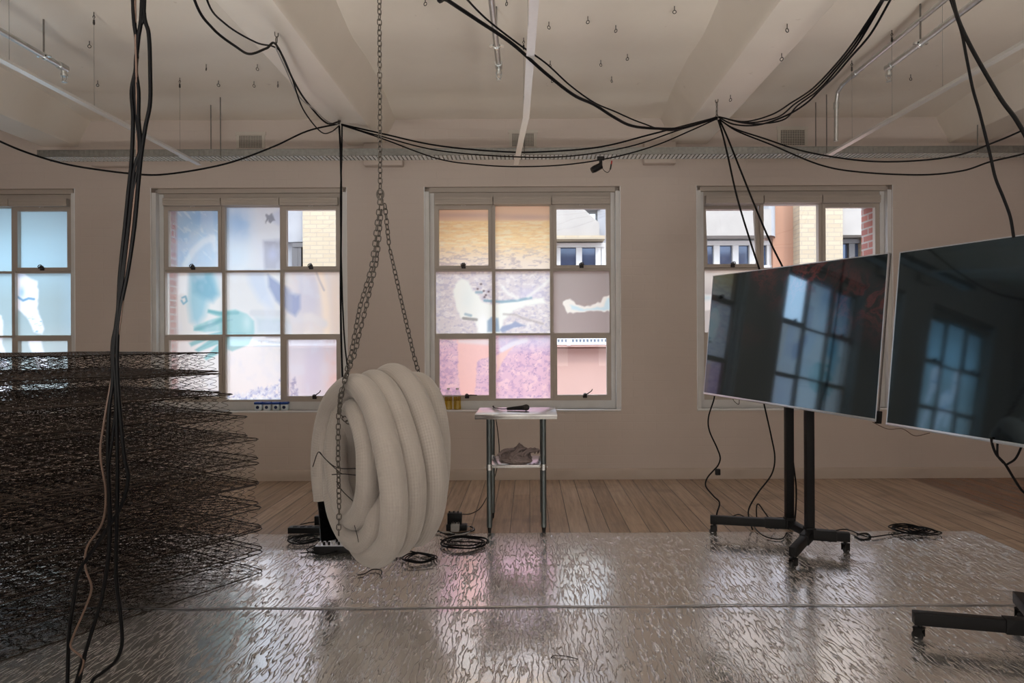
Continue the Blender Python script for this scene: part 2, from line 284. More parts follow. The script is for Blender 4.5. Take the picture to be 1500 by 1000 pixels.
# ------------------------------------------------------------------ mesh builder
class MB:
    def __init__(s): s.v = []; s.f = []; s.uv = None
    def add(s, vs, fs):
        o = len(s.v); s.v += [tuple(v) for v in vs]; s.f += [tuple(i+o for i in f) for f in fs]; return s
    def box(s, x0, x1, y0, y1, z0, z1, mat=None, bev=0):
        if bev:
            return s.bbox((x0+x1)/2, (y0+y1)/2, (z0+z1)/2, (x1-x0)/2, (y1-y0)/2, (z1-z0)/2, bev, mat)
        vs = [Vector(p) for p in ((x0, y0, z0), (x1, y0, z0), (x1, y1, z0), (x0, y1, z0), (x0, y0, z1), (x1, y0, z1), (x1, y1, z1), (x0, y1, z1))]
        if mat is not None: vs = [mat @ v for v in vs]
        return s.add(vs, [(0, 3, 2, 1), (4, 5, 6, 7), (0, 1, 5, 4), (1, 2, 6, 5), (2, 3, 7, 6), (3, 0, 4, 7)])
    def bbox(s, cx, cy, cz, hx, hy, hz, b, mat=None):
        import bmesh
        bm = bmesh.new(); bmesh.ops.create_cube(bm, size=2)
        for v in bm.verts: v.co = Vector((v.co.x*hx+cx, v.co.y*hy+cy, v.co.z*hz+cz))
        bmesh.ops.bevel(bm, geom=list(bm.edges), offset=b, segments=2, profile=.5, affect='EDGES')
        bm.verts.index_update()
        vs = [v.co.copy() for v in bm.verts]
        if mat is not None: vs = [mat @ v for v in vs]
        s.add(vs, [tuple(v.index for v in f.verts) for f in bm.faces]); bm.free(); return s
    def tube(s, pts, r, sides=8, closed=False, caps=True, uvs=False):
        pts = [Vector(p) for p in pts]; n = len(pts)
        rs = r if isinstance(r, (list, tuple)) else [r]*n
        T = []
        for i in range(n):
            a = pts[(i-1) % n] if (closed or i > 0) else pts[0]; b = pts[(i+1) % n] if (closed or i < n-1) else pts[-1]
            t = (b-a); T.append(t.normalized() if t.length > 1e-9 else Vector((0, 0, 1)))
        up = Vector((0, 0, 1)) if abs(T[0].z) < .9 else Vector((1, 0, 0))
        nn = (up - T[0]*up.dot(T[0])).normalized()
        o = len(s.v)
        for i in range(n):
            nn = nn - T[i]*nn.dot(T[i])
            if nn.length < 1e-6: nn = T[i].orthogonal()
            nn.normalize(); bb = T[i].cross(nn)
            for k in range(sides):
                a = 2*PI*k/sides
                s.v.append(tuple(pts[i]+(nn*math.cos(a)+bb*math.sin(a))*rs[i]))
        m = n if closed else n-1
        for i in range(m):
            j = (i+1) % n
            for k in range(sides):
                l = (k+1) % sides
                s.f.append((o+i*sides+k, o+i*sides+l, o+j*sides+l, o+j*sides+k))
        if caps and not closed:
            s.f.append(tuple(o+k for k in reversed(range(sides)))); s.f.append(tuple(o+(n-1)*sides+k for k in range(sides)))
        return s
    def cyl(s, a, b, r, sides=16, r2=None):
        return s.tube([a, b], [r, r if r2 is None else r2], sides)
    def lathe(s, prof, origin, sides=24, axis=None):
        o = len(s.v); q = Matrix.Identity(3) if axis is None else Vector((0, 0, 1)).rotation_difference(Vector(axis)).to_matrix()
        O = Vector(origin)
        for (r, h) in prof:
            for k in range(sides):
                a = 2*PI*k/sides; s.v.append(tuple(O+q @ Vector((r*math.cos(a), r*math.sin(a), h))))
        for i in range(len(prof)-1):
            for k in range(sides):
                l = (k+1) % sides; s.f.append((o+i*sides+k, o+i*sides+l, o+(i+1)*sides+l, o+(i+1)*sides+k))
        s.f.append(tuple(o+k for k in reversed(range(sides)))); s.f.append(tuple(o+(len(prof)-1)*sides+k for k in range(sides)))
        return s
    def prism(s, poly, y0, y1):
        n = len(poly); vs = [(x, y0, z) for x, z in poly]+[(x, y1, z) for x, z in poly]
        fs = [tuple(range(n)), tuple(reversed(range(n, 2*n)))]+[(i, n+i, n+(i+1) % n, (i+1) % n) for i in range(n)]
        return s.add(vs, fs)
    def build(s, name, mat, parent=None, smooth=True, loc=None):
        me = bpy.data.meshes.new(name)
        vs = s.v
        if loc is not None: vs = [(v[0]-loc[0], v[1]-loc[1], v[2]-loc[2]) for v in vs]
        me.from_pydata(vs, [], s.f); me.update()
        if smooth:
            me.polygons.foreach_set('use_smooth', [True]*len(me.polygons))
            try: me.set_sharp_from_angle(angle=math.radians(38))
            except Exception: pass
        mats = mat if isinstance(mat, (list, tuple)) else [mat]
        for m in mats: me.materials.append(m)
        o = bpy.data.objects.new(name, me); COL.objects.link(o)
        if loc is not None: o.location = loc
        if parent: o.parent = parent; 
        return o
def fixn(o):
    import bmesh
    bm = bmesh.new(); bm.from_mesh(o.data); bmesh.ops.recalc_face_normals(bm, faces=bm.faces); bm.to_mesh(o.data); bm.free(); return o
def tag(o, label=None, cat=None, group=None, kind=None):
    if label: o['label'] = label
    if cat: o['category'] = cat
    if group: o['group'] = group
    if kind: o['kind'] = kind
    return o
def empty(name, label=None, cat=None, group=None, kind=None, loc=(0, 0, 0)):
    o = bpy.data.objects.new(name, None); COL.objects.link(o); o.location = loc; o.empty_display_size = .1
    return tag(o, label, cat, group, kind)
def smooth_path(pts, n=8):
    pts = [Vector(p) for p in pts]
    if len(pts) < 3: return pts
    out = []
    q = [pts[0]*2-pts[1]]+pts+[pts[-1]*2-pts[-2]]
    for i in range(1, len(q)-2):
        p0, p1, p2, p3 = q[i-1:i+3]
        for k in range(n):
            t = k/n
            out.append(.5*((2*p1)+(-p0+p2)*t+(2*p0-5*p1+4*p2-p3)*t*t+(-p0+3*p1-3*p2+p3)*t**3))
    out.append(pts[-1]); return out
def cable(name, pts, r, mat, label, group=None, cat='cable', parent=None, sides=7, n=8):
    """pts: list of (px,py,Y) photo measurements or Vectors"""
    w = [p if isinstance(p, Vector) else P(*p) for p in pts]
    o = MB().tube(smooth_path(w, n), r, sides).build(name, mat, parent)
    if not parent: tag(o, label, cat, group)
    return o
def dup(root, loc, rot=None):
    c = root.copy(); COL.objects.link(c); c.location = loc
    if rot is not None: c.rotation_euler = rot
    for ch in list(root.children):
        d = ch.copy(); COL.objects.link(d); d.parent = c
        for g in list(ch.children):
            e = g.copy(); COL.objects.link(e); e.parent = d
    return c

# ------------------------------------------------------------------ THE SETTING
WY = 7.12; GY = 7.25; OUTY = 7.60
CEIL = 3.82
WX = [-5.755, -2.918, -.065, 2.775]
HW = 1.02; ZB = .727; ZT = 3.055
GH = .92; GB = .836; GT = 2.874
LX, RX, BY = -7.6, 7.6, -3.2

def ceil_z(Y):
    pr = [(BY, CEIL), (3.2, CEIL), (4.6, CEIL+.02), (5.3, CEIL-.015), (5.75, CEIL+.0), (6.2, CEIL-.005), (6.35, CEIL-.015), (7.12, CEIL-.06)]
    for (a, za), (b, zb) in zip(pr, pr[1:]):
        if a <= Y <= b: 
            t = (Y-a)/(b-a); t = t*t*(3-2*t)
            return za+(zb-za)*t
    return CEIL-.06

# floor
tag(MB().box(LX, RX, BY, WY, -.1, 0).build('floor', M['wood'], smooth=False), kind='structure')
# ceiling (soffit undulations shaped to give shading bands)
mb = MB(); ys = [BY, 0, 2, 3.2]+[3.2+i*.1 for i in range(1, 40)]; ys = [y for y in ys if y < WY]+[WY]
for i, y in enumerate(ys):
    mb.v += [(LX, y, ceil_z(y)), (RX, y, ceil_z(y)), (LX, y, CEIL+.2), (RX, y, CEIL+.2)]
for i in range(len(ys)-1):
    a = i*4; b = a+4
    mb.f += [(a, a+1, b+1, b), (a+2, b+2, b+3, a+3), (a, b, b+2, a+2), (a+1, a+3, b+3, b+1)]
mb.f += [(0, 2, 3, 1), (b, b+1, b+3, b+2)]
tag(fixn(mb.build('ceiling', M['plaster'])), kind='structure')
# window wall with four openings
def wall_with_openings(y0, y1, opens, zt, mb, zb0=0, x0=LX, x1=RX):
    xs = x0
    for (a, b, z0, z1) in opens:
        mb.box(xs, a, y0, y1, zb0, zt); mb.box(a, b, y0, y1, zb0, z0); mb.box(a, b, y0, y1, z1, zt); xs = b
    mb.box(xs, x1, y0, y1, zb0, zt)
mb = MB(); wall_with_openings(WY, 7.32, [(x-HW, x+HW, ZB, ZT) for x in WX], 4.02, mb)
tag(mb.build('wall_front', M['wall'], smooth=False), kind='structure')
mb = MB(); wall_with_openings(7.32, OUTY, [(x-GH-.01, x+GH+.01, ZB-.02, ZT-.1) for x in WX], 4.6, mb, -3.0, LX-.4, RX+.4)
tag(mb.build('wall_outer_brickwork', M['redbrick'], smooth=False), kind='structure')
tag(MB().box(LX-.25, LX, BY, WY+.2, 0, 4.02).build('wall_left', M['wall'], smooth=False), kind='structure')
tag(MB().box(RX, RX+.25, BY, WY+.2, 0, 4.02).build('wall_right', M['wall'], smooth=False), kind='structure')
mb = MB().box(LX, RX, BY-.25, BY, 0, 4.02)
tag(mb.build('wall_back', M['wall'], smooth=False), kind='structure')
# baseboard: shallow plinth along the wall foot
mb = MB(); mb.prism([(0, 0)]*3, 0, 0); mb = MB()
n = 90
for i in range(n+1):
    x = LX+(RX-LX)*i/n; w = .0015*math.sin(i*1.7)
    mb.v += [(x, WY-.022+w, 0), (x, WY-.022+w, .095+w), (x, WY-.012, .108+w), (x, WY, .112)]
for i in range(n):
    a = i*4; b = a+4; mb.f += [(a, a+1, b+1, b), (a+1, a+2, b+2, b+1), (a+2, a+3, b+3, b+2)]
tag(fixn(mb.build('baseboard_front', M['skirt'])), kind='structure')

# beams
BB = 3.49
for i, (xa, xb) in enumerate(((-5.07, -4.69), (-1.88, -1.51), (1.51, 1.87), (4.38, 4.76))):
    c = .02
    zt = CEIL+.05
    poly = [(xa-.19, zt), (xa-.015, BB+.06), (xa-.008, BB+.02), (xa+.012, BB), (xb-.012, BB), (xb+.008, BB+.02), (xb+.015, BB+.06), (xb+.19, zt)]
    o = fixn(MB().prism(poly, BY, WY).build('trim_%d' % (i+1), M['plaster'])); tag(o, kind='structure')
# concrete pads under the beams, proud of the wall
for i, (pa, pb, yt, yb) in enumerate(((135, 190, 230, 244), (533, 590, 226, 243), (943, 990, 222, 240))):
    a = P(pa, yb, 7.05); b = P(pb, yt, 7.05)
    tag(MB().box(a.x, b.x, 7.02, WY, a.z, BB if i else b.z+.05, bev=.012).build('trim_%d' % (i+5), M['wall']), kind='structure')

# ------------------------------------------------------------------ FILM ARTWORK (printed colours on the sheets)
class Art:
    def __init__(s, X, Y, base, alpha=1.0):
        s.X = X; s.Y = Y; s.c = np.zeros(X.shape+(3,)); s.c[:] = np.array(base, float); s.a = np.full(X.shape, float(alpha))
    def mix(s, col, m): 
        m = np.clip(m, 0, 1)[..., None]; s.c = s.c*(1-m)+np.array(col, float)*m
    def al(s, v, m): m = np.clip(m, 0, 1); s.a = s.a*(1-m)+v*m
    def blob(s, cx, cy, rx, ry, rot=0, p=2.0):
        c, q = math.cos(rot), math.sin(rot); dx = s.X-cx; dy = s.Y-cy
        return np.exp(-(np.abs((dx*c+dy*q)/rx)**p+np.abs((-dx*q+dy*c)/ry)**p))
    def dist(s, pts, closed=False):
        d = np.full(s.X.shape, 1e9); n = len(pts)
        for i in range(n if closed else n-1):
            x0, y0 = pts[i]; x1, y1 = pts[(i+1) % n]; dx, dy = x1-x0, y1-y0; L = dx*dx+dy*dy+1e-9
            t = np.clip(((s.X-x0)*dx+(s.Y-y0)*dy)/L, 0, 1)
            d = np.minimum(d, np.hypot(s.X-x0-t*dx, s.Y-y0-t*dy))
        return d
    def stroke(s, pts, w, soft=1.5): return 1-np.clip((s.dist(pts)-w)/soft, 0, 1)
    def poly(s, pts, soft=1.5, wob=0):
        ins = np.zeros(s.X.shape, bool); n = len(pts)
        X = s.X; Y = s.Y
        if wob: X = X+noise2(s.X/5, s.Y/5, 3)*wob; Y = Y+noise2(s.X/5, s.Y/5, 4)*wob
        for i in range(n):
            x0, y0 = pts[i]; x1, y1 = pts[(i+1) % n]
            c = ((y0 > Y) != (y1 > Y)) & (X < (x1-x0)*(Y-y0)/((y1-y0) if y1 != y0 else 1e-9)+x0)
            ins ^= c
        sx, sy = s.X, s.Y; s.X, s.Y = X, Y; d = s.dist(pts, True); s.X, s.Y = sx, sy
        sd = np.where(ins, d, -d); return np.clip(.5+sd/(2*soft), 0, 1)
_G = np.random.RandomState(3).rand(8, 64, 64)*2-1
def noise2(x, y, k=0):
    xi = np.floor(x).astype(int); yi = np.floor(y).astype(int); fx = x-xi; fy = y-yi
    fx = fx*fx*(3-2*fx); fy = fy*fy*(3-2*fy); g = _G[k % 8]
    a = g[xi % 64, yi % 64]; b = g[(xi+1) % 64, yi % 64]; c = g[xi % 64, (yi+1) % 64]; d = g[(xi+1) % 64, (yi+1) % 64]
    return (a*(1-fx)+b*fx)*(1-fy)+(c*(1-fx)+d*fx)*fy
def fbm(x, y, k=0, o=4):
    r = 0; a = .5
    for i in range(o): r = r+a*noise2(x*2**i, y*2**i, k+i); a *= .55
    return r
def paint_w1(X, Y, i):
    A = Art(X, Y, (165, 208, 222))
    A.mix((158, 186, 188), np.clip((Y-380)/60, 0, 1)); A.mix((176, 214, 226), np.clip((X-85)/25, 0, 1)*.6)
    A.mix((190, 205, 200), np.clip((Y-470)/40, 0, 1)*.7)
    for ox, oy in ((0, 0), (-52, 50), (-95, -10)):
        f = [(22+ox, 396+oy), (34+ox, 400+oy), (46+ox, 408+oy), (55+ox, 412+oy), (57+ox, 430+oy), (55+ox, 452+oy), (60+ox, 465+oy), (65+ox, 482+oy), (62+ox, 490+oy), (50+ox, 486+oy), (40+ox, 465+oy), (30+ox, 455+oy), (20+ox, 450+oy)]
        m = A.poly(f, 1.5, .8); A.mix((242, 247, 252), m)
        A.mix((150, 195, 225), m*np.clip(fbm(X/6, Y/1.5, 2)*3-.4, 0, 1)*np.clip((Y-460-oy)/8, 0, 1))
        A.mix((110, 165, 200), m*A.stroke([(22+ox, 432+oy), (34+ox, 440+oy), (42+ox, 437+oy), (50+ox, 438+oy)], .8, 1.6))
        A.mix((150, 200, 230), m*A.blob(32+ox, 428+oy, 4, 7)*.8); A.mix((190, 220, 245), m*A.blob(30+ox, 402+oy, 9, 5)*.8)
        g = [(40+ox, 496+oy), (60+ox, 496+oy), (66+ox, 520+oy), (72+ox, 540+oy), (56+ox, 540+oy), (46+ox, 515+oy)]
        A.mix((236, 242, 246), A.poly(g, 1.5, .8))
    return A
def paint_w2(X, Y, i):
    A = Art(X, Y, (236, 232, 226))
    top = np.clip((400-Y)/40, 0, 1)
    A.mix((205, 218, 236), np.clip((395-X)/110, 0, 1)*np.clip((430-Y)/60, 0, 1))
    A.mix((170, 208, 236), A.blob(285, 345, 42, 50, 0, 3))
    A.mix((128, 172, 222), A.blob(300, 318, 26, 14)*.7+A.blob(352, 325, 24, 28)*.85)
    A.mix((140, 178, 226), A.blob(265, 355, 14, 30)*.4); A.mix((212, 228, 240), A.blob(345, 375, 20, 20)*.8)
    A.mix((225, 240, 250), A.stroke([(272, 388), (283, 368), (298, 354), (313, 348)], 2.2, 5)*.9+A.stroke([(312, 350), (316, 365)], 1, 5)*.7)
    A.mix((228, 240, 250), np.clip(fbm((X+Y)/16, (X-Y)/5, 1)*2-.3, 0, .55)*top*np.clip((335-X)/20, 0, 1))
    # falls away to warm cream at the right
    A.mix((224, 222, 226), np.clip((X-362)/22, 0, 1)*np.clip((400-Y)/10, 0, 1)*.9)
    A.mix((178, 184, 214), A.poly([(392, 318), (416, 303), (416, 333), (400, 325)], 3)*.55)
    A.mix((84, 80, 88), A.poly([(391, 314), (400, 313), (404, 322), (398, 327), (394, 322), (390, 328)], 1, 1.5)*.85)
    A.mix((158, 156, 172), A.poly([(386, 352), (416, 350), (416, 395), (388, 395)], 3)*.75); A.mix((190, 194, 222), A.blob(400, 372, 9, 10)*.8)
    # face shadow in teal
    A.mix((150, 200, 214), A.poly([(279, 396), (312, 396), (318, 415), (320, 432), (305, 440), (300, 462), (290, 476), (280, 470), (276, 440)], 6)*.9)
    A.mix((112, 170, 192), A.poly([(284, 405), (308, 400), (320, 430), (312, 442), (296, 436), (284, 428)], 5)*.7)
    A.mix((252, 253, 252), A.poly([(262, 398), (276, 396), (274, 432), (262, 430)], 3)); A.mix((90, 160, 185), A.stroke([(267, 436), (272, 434), (274, 441), (269, 445), (266, 440)], .5, 1.6)*.7)
    # second torso: pale beige with blue streak
    A.mix((226, 220, 214), A.poly([(334, 410), (380, 400), (415, 440), (416, 470), (334, 455)], 10)*.8)
    A.mix((196, 208, 226), A.poly([(362, 396), (388, 396), (396, 430), (400, 452), (380, 440), (366, 415)], 6)*.75)
    A.mix((132, 146, 184), A.poly([(393, 402), (412, 416), (440, 430), (442, 450), (434, 462), (424, 458), (404, 440), (394, 420)], 3)*.9)
    A.mix((205, 204, 205), A.stroke([(370, 458), (416, 459)], 2.5, 4)*.7)
    A.mix((186, 202, 208), A.poly([(374, 464), (416, 466), (448, 468), (448, 488), (376, 488)], 5)*.75)
    # hand
    hand = [(305, 453), (322, 456), (345, 453), (362, 460), (372, 470), (373, 487), (365, 505), (340, 515), (333, 512), (302, 528), (298, 524), (318, 505), (290, 516), (285, 512), (305, 498), (280, 508), (276, 502), (300, 492), (322, 485), (300, 486), (284, 484), (284, 478), (304, 470), (322, 464), (304, 458)]
    hm = A.poly(hand, 1.6); A.mix((140, 196, 196), hm*.9); A.mix((100, 168, 172), hm*(A.stroke([(306, 455), (325, 459), (348, 458)], 1, 3)+A.stroke([(286, 483), (310, 476), (325, 468)], 1, 3))*.7)
    A.mix((200, 226, 222), hm*A.blob(362, 472, 7, 14)*.8)
    # right limb / shoulder, lilac and peach
    rt = np.clip((X-416)/14, 0, 1)*np.clip((Y-392)/4, 0, 1)
    A.mix((232, 212, 204), rt*.9); A.mix((196, 190, 208), rt*A.blob(454, 432, 16, 38, 0, 3)*.85); A.mix((250, 222, 198), rt*A.stroke([(468, 396), (474, 420), (478, 450), (480, 490)], 2, 7))
    A.mix((240, 205, 180), rt*A.blob(494, 450, 10, 60, 0, 3)*.7); A.mix((170, 160, 170), rt*A.stroke([(463, 396), (468, 410), (475, 425)], .4, 2)*.7)
    A.mix((226, 214, 212), rt*A.stroke([(430, 468), (455, 464), (474, 474)], 3, 6)); A.mix((128, 140, 182), rt*A.poly([(420, 428), (440, 432), (440, 452), (433, 463), (420, 456)], 3)*.8)
    lo = np.clip((Y-492)/5, 0, 1)
    A.mix((247, 238, 232), lo*np.clip(1-hm, 0, 1)*.9)
    rk = np.clip((Y-(585-(X-330)*.42-fbm(X/9, X*0, 2)*14))/3, 0, 1)*np.clip((425-X)/2, 0, 1)
    A.mix((196, 202, 224), rk*np.clip(.55+fbm(X/5, Y/5, 5)*1.3, 0, 1)); A.mix((140, 150, 196), rk*np.clip(fbm(X/3.5, Y/3.5, 1)*3-.4, 0, .9)); A.mix((246, 246, 246), rk*np.clip(fbm(X/3, Y/4, 6)*3-.4, 0, .8))
    A.mix((190, 200, 210), lo*(A.stroke([(372, 498), (416, 503)], .6, 2)+A.stroke([(372, 506), (416, 507)], .5, 2))*.6)
    lr = np.clip((X-420)/4, 0, 1)*lo
    A.mix((222, 210, 216), lr*.9); A.mix((210, 198, 214), lr*A.blob(458, 545, 14, 40, .1, 3)*.8); A.mix((240, 190, 176), lr*A.blob(494, 545, 16, 45, 0, 3)*.95)
    A.mix((150, 145, 175), lr*A.poly([(424, 584), (426, 560), (433, 548), (437, 584)], 1.5, 2)*np.clip(.5+fbm(X/3, Y/3, 2)*2, 0, 1))
    A.c *= np.array([.94, .965, .955])
    A.mix((206, 214, 222), np.clip(fbm(X/22, Y/30, 7, 3)*1.2, 0, .35))
    A.mix((120, 170, 176), hm*np.clip(1-A.dist([(288, 481), (312, 474), (340, 468)])/2.2, 0, 1)*.7+hm*np.clip(1-A.dist([(286, 513), (312, 500), (338, 490)])/2, 0, 1)*.6+hm*np.clip(1-A.dist([(300, 490), (330, 487), (360, 488)])/1.6, 0, 1)*.6)
    A.al(.35, np.clip((262-X)/5, 0, 1)*np.clip((X-246)/3, 0, 1)); A.al(.86, np.clip((X-334)/5, 0, 1))
    return A
def paint_w3(X, Y, i):
    A = Art(X, Y, (238, 216, 186))
    A.mix((238, 200, 160), np.clip((326-Y)/3, 0, 1)); A.mix((206, 172, 152), np.clip(A.blob(680, 315, 60, 4, 0, 2)+A.blob(775, 318, 45, 4), 0, 1)*.75*np.clip((324-Y)/3, 0, 1))
    w = np.clip((Y-322)/3, 0, 1)*np.clip((396-Y)/30, 0, 1)
    A.mix((253, 218, 154), w); A.mix((240, 200, 142), w*np.clip(fbm(X/9, Y/1.6, 1)*2.4, 0, .6)); A.mix((255, 236, 190), w*np.clip(fbm(X/12, Y/1.8, 3)*2.4, 0, .8))
    A.mix((238, 222, 200), np.clip((Y-355)/30, 0, 1)*.8); A.mix((176, 160, 158), np.clip((Y-350)/30, 0, 1)*np.clip(fbm(X/8, Y/2.4, 5)*2.2-.15, 0, .6))
    A.mix((247, 190, 140), np.clip((Y-388)/8, 0, 1)*0)
    md = np.clip((Y-394)/6, 0, 1)
    A.mix((216, 208, 206), md*.8); A.mix((168, 162, 182), md*np.clip(fbm(X/4, Y/3, 2)*2.0-.15, 0, .42)); A.mix((246, 240, 228), md*np.clip(fbm(X/6, Y/3.5, 6)*2.2-.3, 0, .6))
    A.mix((196, 192, 218), md*A.blob(775, 430, 18, 10)*.5)
    body = [(667, 416), (676, 408), (686, 411), (692, 425), (702, 432), (706, 442), (722, 446), (750, 441), (772, 438), (796, 436), (800, 444), (770, 448), (752, 456), (738, 468), (733, 488), (700, 488), (696, 468), (676, 466), (668, 448), (664, 430)]
    bm = A.poly(body, 2, 1); A.mix((243, 244, 228), bm); A.mix((252, 252, 244), bm*A.blob(708, 478, 8, 16)); A.mix((206, 222, 216), bm*A.blob(686, 436, 10, 20)*.25)
    A.mix((120, 160, 172), A.stroke([(710, 440), (735, 442), (758, 440), (778, 436)], .8, 2)*.8); A.mix((130, 160, 170), A.stroke([(698, 428), (706, 428)], .8, 2)*.8+A.stroke([(682, 460), (690, 462)], .8, 2)*.7)
    A.mix((120, 118, 110), A.stroke([(679, 466), (698, 468)], 1, 2)*.7)
    for (x, y) in ((705, 416), (700, 423), (709, 426), (712, 432), (716, 427), (710, 435)): A.mix((70, 52, 56), A.blob(x, y, 1.6, 1.4))
    A.mix((140, 166, 186), A.poly([(714, 486), (714, 470), (720, 464), (730, 466), (732, 486)], 1.5)*.85)
    A.mix((242, 240, 228), A.stroke([(736, 420), (745, 430), (758, 437)], .4, 4)*.8); A.mix((242, 240, 228), A.stroke([(774, 434), (788, 424), (806, 409)], .4, 4)*.8); A.mix((160, 148, 138), A.stroke([(738, 460), (756, 461), (766, 466), (795, 474)], .2, 2.5)*.55)
    for oy in (0, 23):
        A.mix((138, 152, 180), A.poly([(732, 483+oy), (736, 478+oy), (750, 474+oy), (755, 470+oy), (762, 474+oy), (771, 477+oy), (752, 480+oy), (736, 487+oy)], 1.2)*.85)
    lo = np.clip((Y-489)/4, 0, 1)
    tex = (228, 186, 198)
    A.mix(tex, lo*np.clip((Y-500)/25+.55, 0, 1)); A.mix((178, 140, 178), lo*np.clip(fbm(X/5, Y/4, 1, 5)*2.2-.1, 0, .5)); A.mix((246, 206, 206), lo*np.clip(fbm(X/7+9, Y/6, 4, 5)*2.6-.2, 0, .85)); A.mix((140, 104, 150), lo*np.clip(1-np.abs(fbm(X/12, Y/9, 3, 5))*30, 0, .45))
    A.mix((214, 206, 224), lo*np.clip((520-Y)/22, 0, 1)*np.clip((X-728)/4, 0, 1)*.7)
    A.mix((250, 198, 184), lo*A.poly([(670, 494), (722, 494), (722, 522), (708, 524), (699, 530), (695, 583), (675, 583), (671, 550)], 1, 1.2)*.95)
    A.mix((238, 230, 226), lo*A.poly([(668, 494), (722, 494), (722, 506), (672, 502)], 2)*.7)
    A.mix((246, 200, 184), lo*A.poly([(727, 520), (750, 508), (760, 500), (745, 515), (733, 535), (727, 548)], 1.5)*.95); A.mix((236, 232, 232), lo*A.stroke([(735, 512), (750, 504), (770, 498)], 2, 3)*.8)
    if i == 5:   # plain taupe sheet with one torn clear-coloured shape
        A = Art(X, Y, (160, 146, 136)); A.mix((176, 156, 148), np.clip((Y-400)/80, 0, 1)*.5)
        t = [(824, 440), (836, 438), (846, 445), (858, 449), (872, 446), (880, 442), (884, 434), (896, 431), (896, 456), (872, 456), (850, 457), (832, 458), (826, 450)]
        m = A.poly(t, 1, 1.6); A.mix((246, 240, 222), m); A.mix((206, 230, 230), A.poly([(836, 446), (858, 453), (884, 449), (890, 436), (896, 436), (896, 454), (850, 455), (838, 453)], 1.5, 1)*.95)
    return A
def paint_w4(X, Y, i):
    A = Art(X, Y, (206, 196, 184)); A.mix((232, 224, 208), np.clip((430-Y)/20, 0, 1))
    A.mix((248, 240, 226), A.poly([(1028, 430), (1046, 431), (1060, 440), (1072, 452), (1028, 456)], 1.5, 1.5)); A.mix((204, 226, 222), A.blob(1036, 436, 10, 4)*.7)
    A.mix((196, 204, 214), np.clip((Y-490)/20, 0, 1)*.6); A.mix((160, 170, 196), np.clip(fbm(X/7, Y/6, 2)*2-.1, 0, .5)*np.clip((Y-500)/20, 0, 1))
    return A
PAINT = [paint_w1, paint_w2, paint_w3, paint_w4]
CLEAR = [set(), {2}, {2, 8}, {0, 1, 2}]     # pane number = row*3+col, top left first

def s2l(c):
    c = np.clip(c/255, 0, 1); return np.where(c <= .04045, c/12.92, ((c+.055)/1.055)**2.4)
def sheet(name, x0, x1, z0, z1, y, wi, pi_, parent, N_=(78, 84)):
    nx, nz = N_
    gx = np.linspace(x0, x1, nx); gz = np.linspace(z0, z1, nz)
    Xg, Zg = np.meshgrid(gx, gz)
    art = PAINT[wi](Xg*1000/y+775, 497-(Zg-CAMH)*1000/y-(Xg*1000/y)*ST, pi_)
    co = np.zeros((nz*nx, 3)); co[:, 0] = Xg.ravel(); co[:, 1] = y; co[:, 2] = Zg.ravel()
    idx = np.arange(nx*nz).reshape(nz, nx)
    f = np.stack([idx[:-1, :-1], idx[:-1, 1:], idx[1:, 1:], idx[1:, :-1]], -1).reshape(-1, 4)
    me = bpy.data.meshes.new(name); me.from_pydata(co.tolist(), [], f.tolist()); me.update()
    ca = me.color_attributes.new('print', 'FLOAT_COLOR', 'POINT')
    col = np.ones((nx*nz, 4), np.float32); col[:, :3] = s2l(255-(255-art.c)*.86).reshape(-1, 3); col[:, 3] = art.a.ravel()
    ca.data.foreach_set('color', col.ravel())
    me.materials.append(M['film'])
    o = bpy.data.objects.new(name, me); COL.objects.link(o); o.parent = parent
    return o

def latch(parent, x, z, lever):
    """casement stay / catch at the bottom rail of a sash"""
    y = GY-.055
    mb = MB(); mb.box(x-.022, x+.022, y, y+.02, z-.02, z+.006, bev=.004)
    mb.lathe([(.004, -.012), (.019, -.012), (.021, 0), (.015, .014), (.004, .018)], (x, y-.006, z+.012), 14, (0, -1, 0))
    if lever == 1: mb.tube([(x, y-.02, z+.01), (x+.03, y-.03, z+.03), (x+.065, y-.03, z+.055), (x+.075, y-.03, z+.075)], [.006, .006, .005, .005], 8)
    elif lever == 2: mb.tube([(x, y-.02, z+.01), (x+.04, y-.03, z+.018), (x+.11, y-.03, z+.016)], [.006, .006, .004], 8)
    else: mb.tube([(x-.018, y-.015, z-.005), (x-.026, y-.02, z+.02), (x-.008, y-.03, z+.032), (x+.012, y-.03, z+.035), (x+.024, y-.02, z+.012)], .005, 8)
    return mb.build('latch', M['dark'], parent)

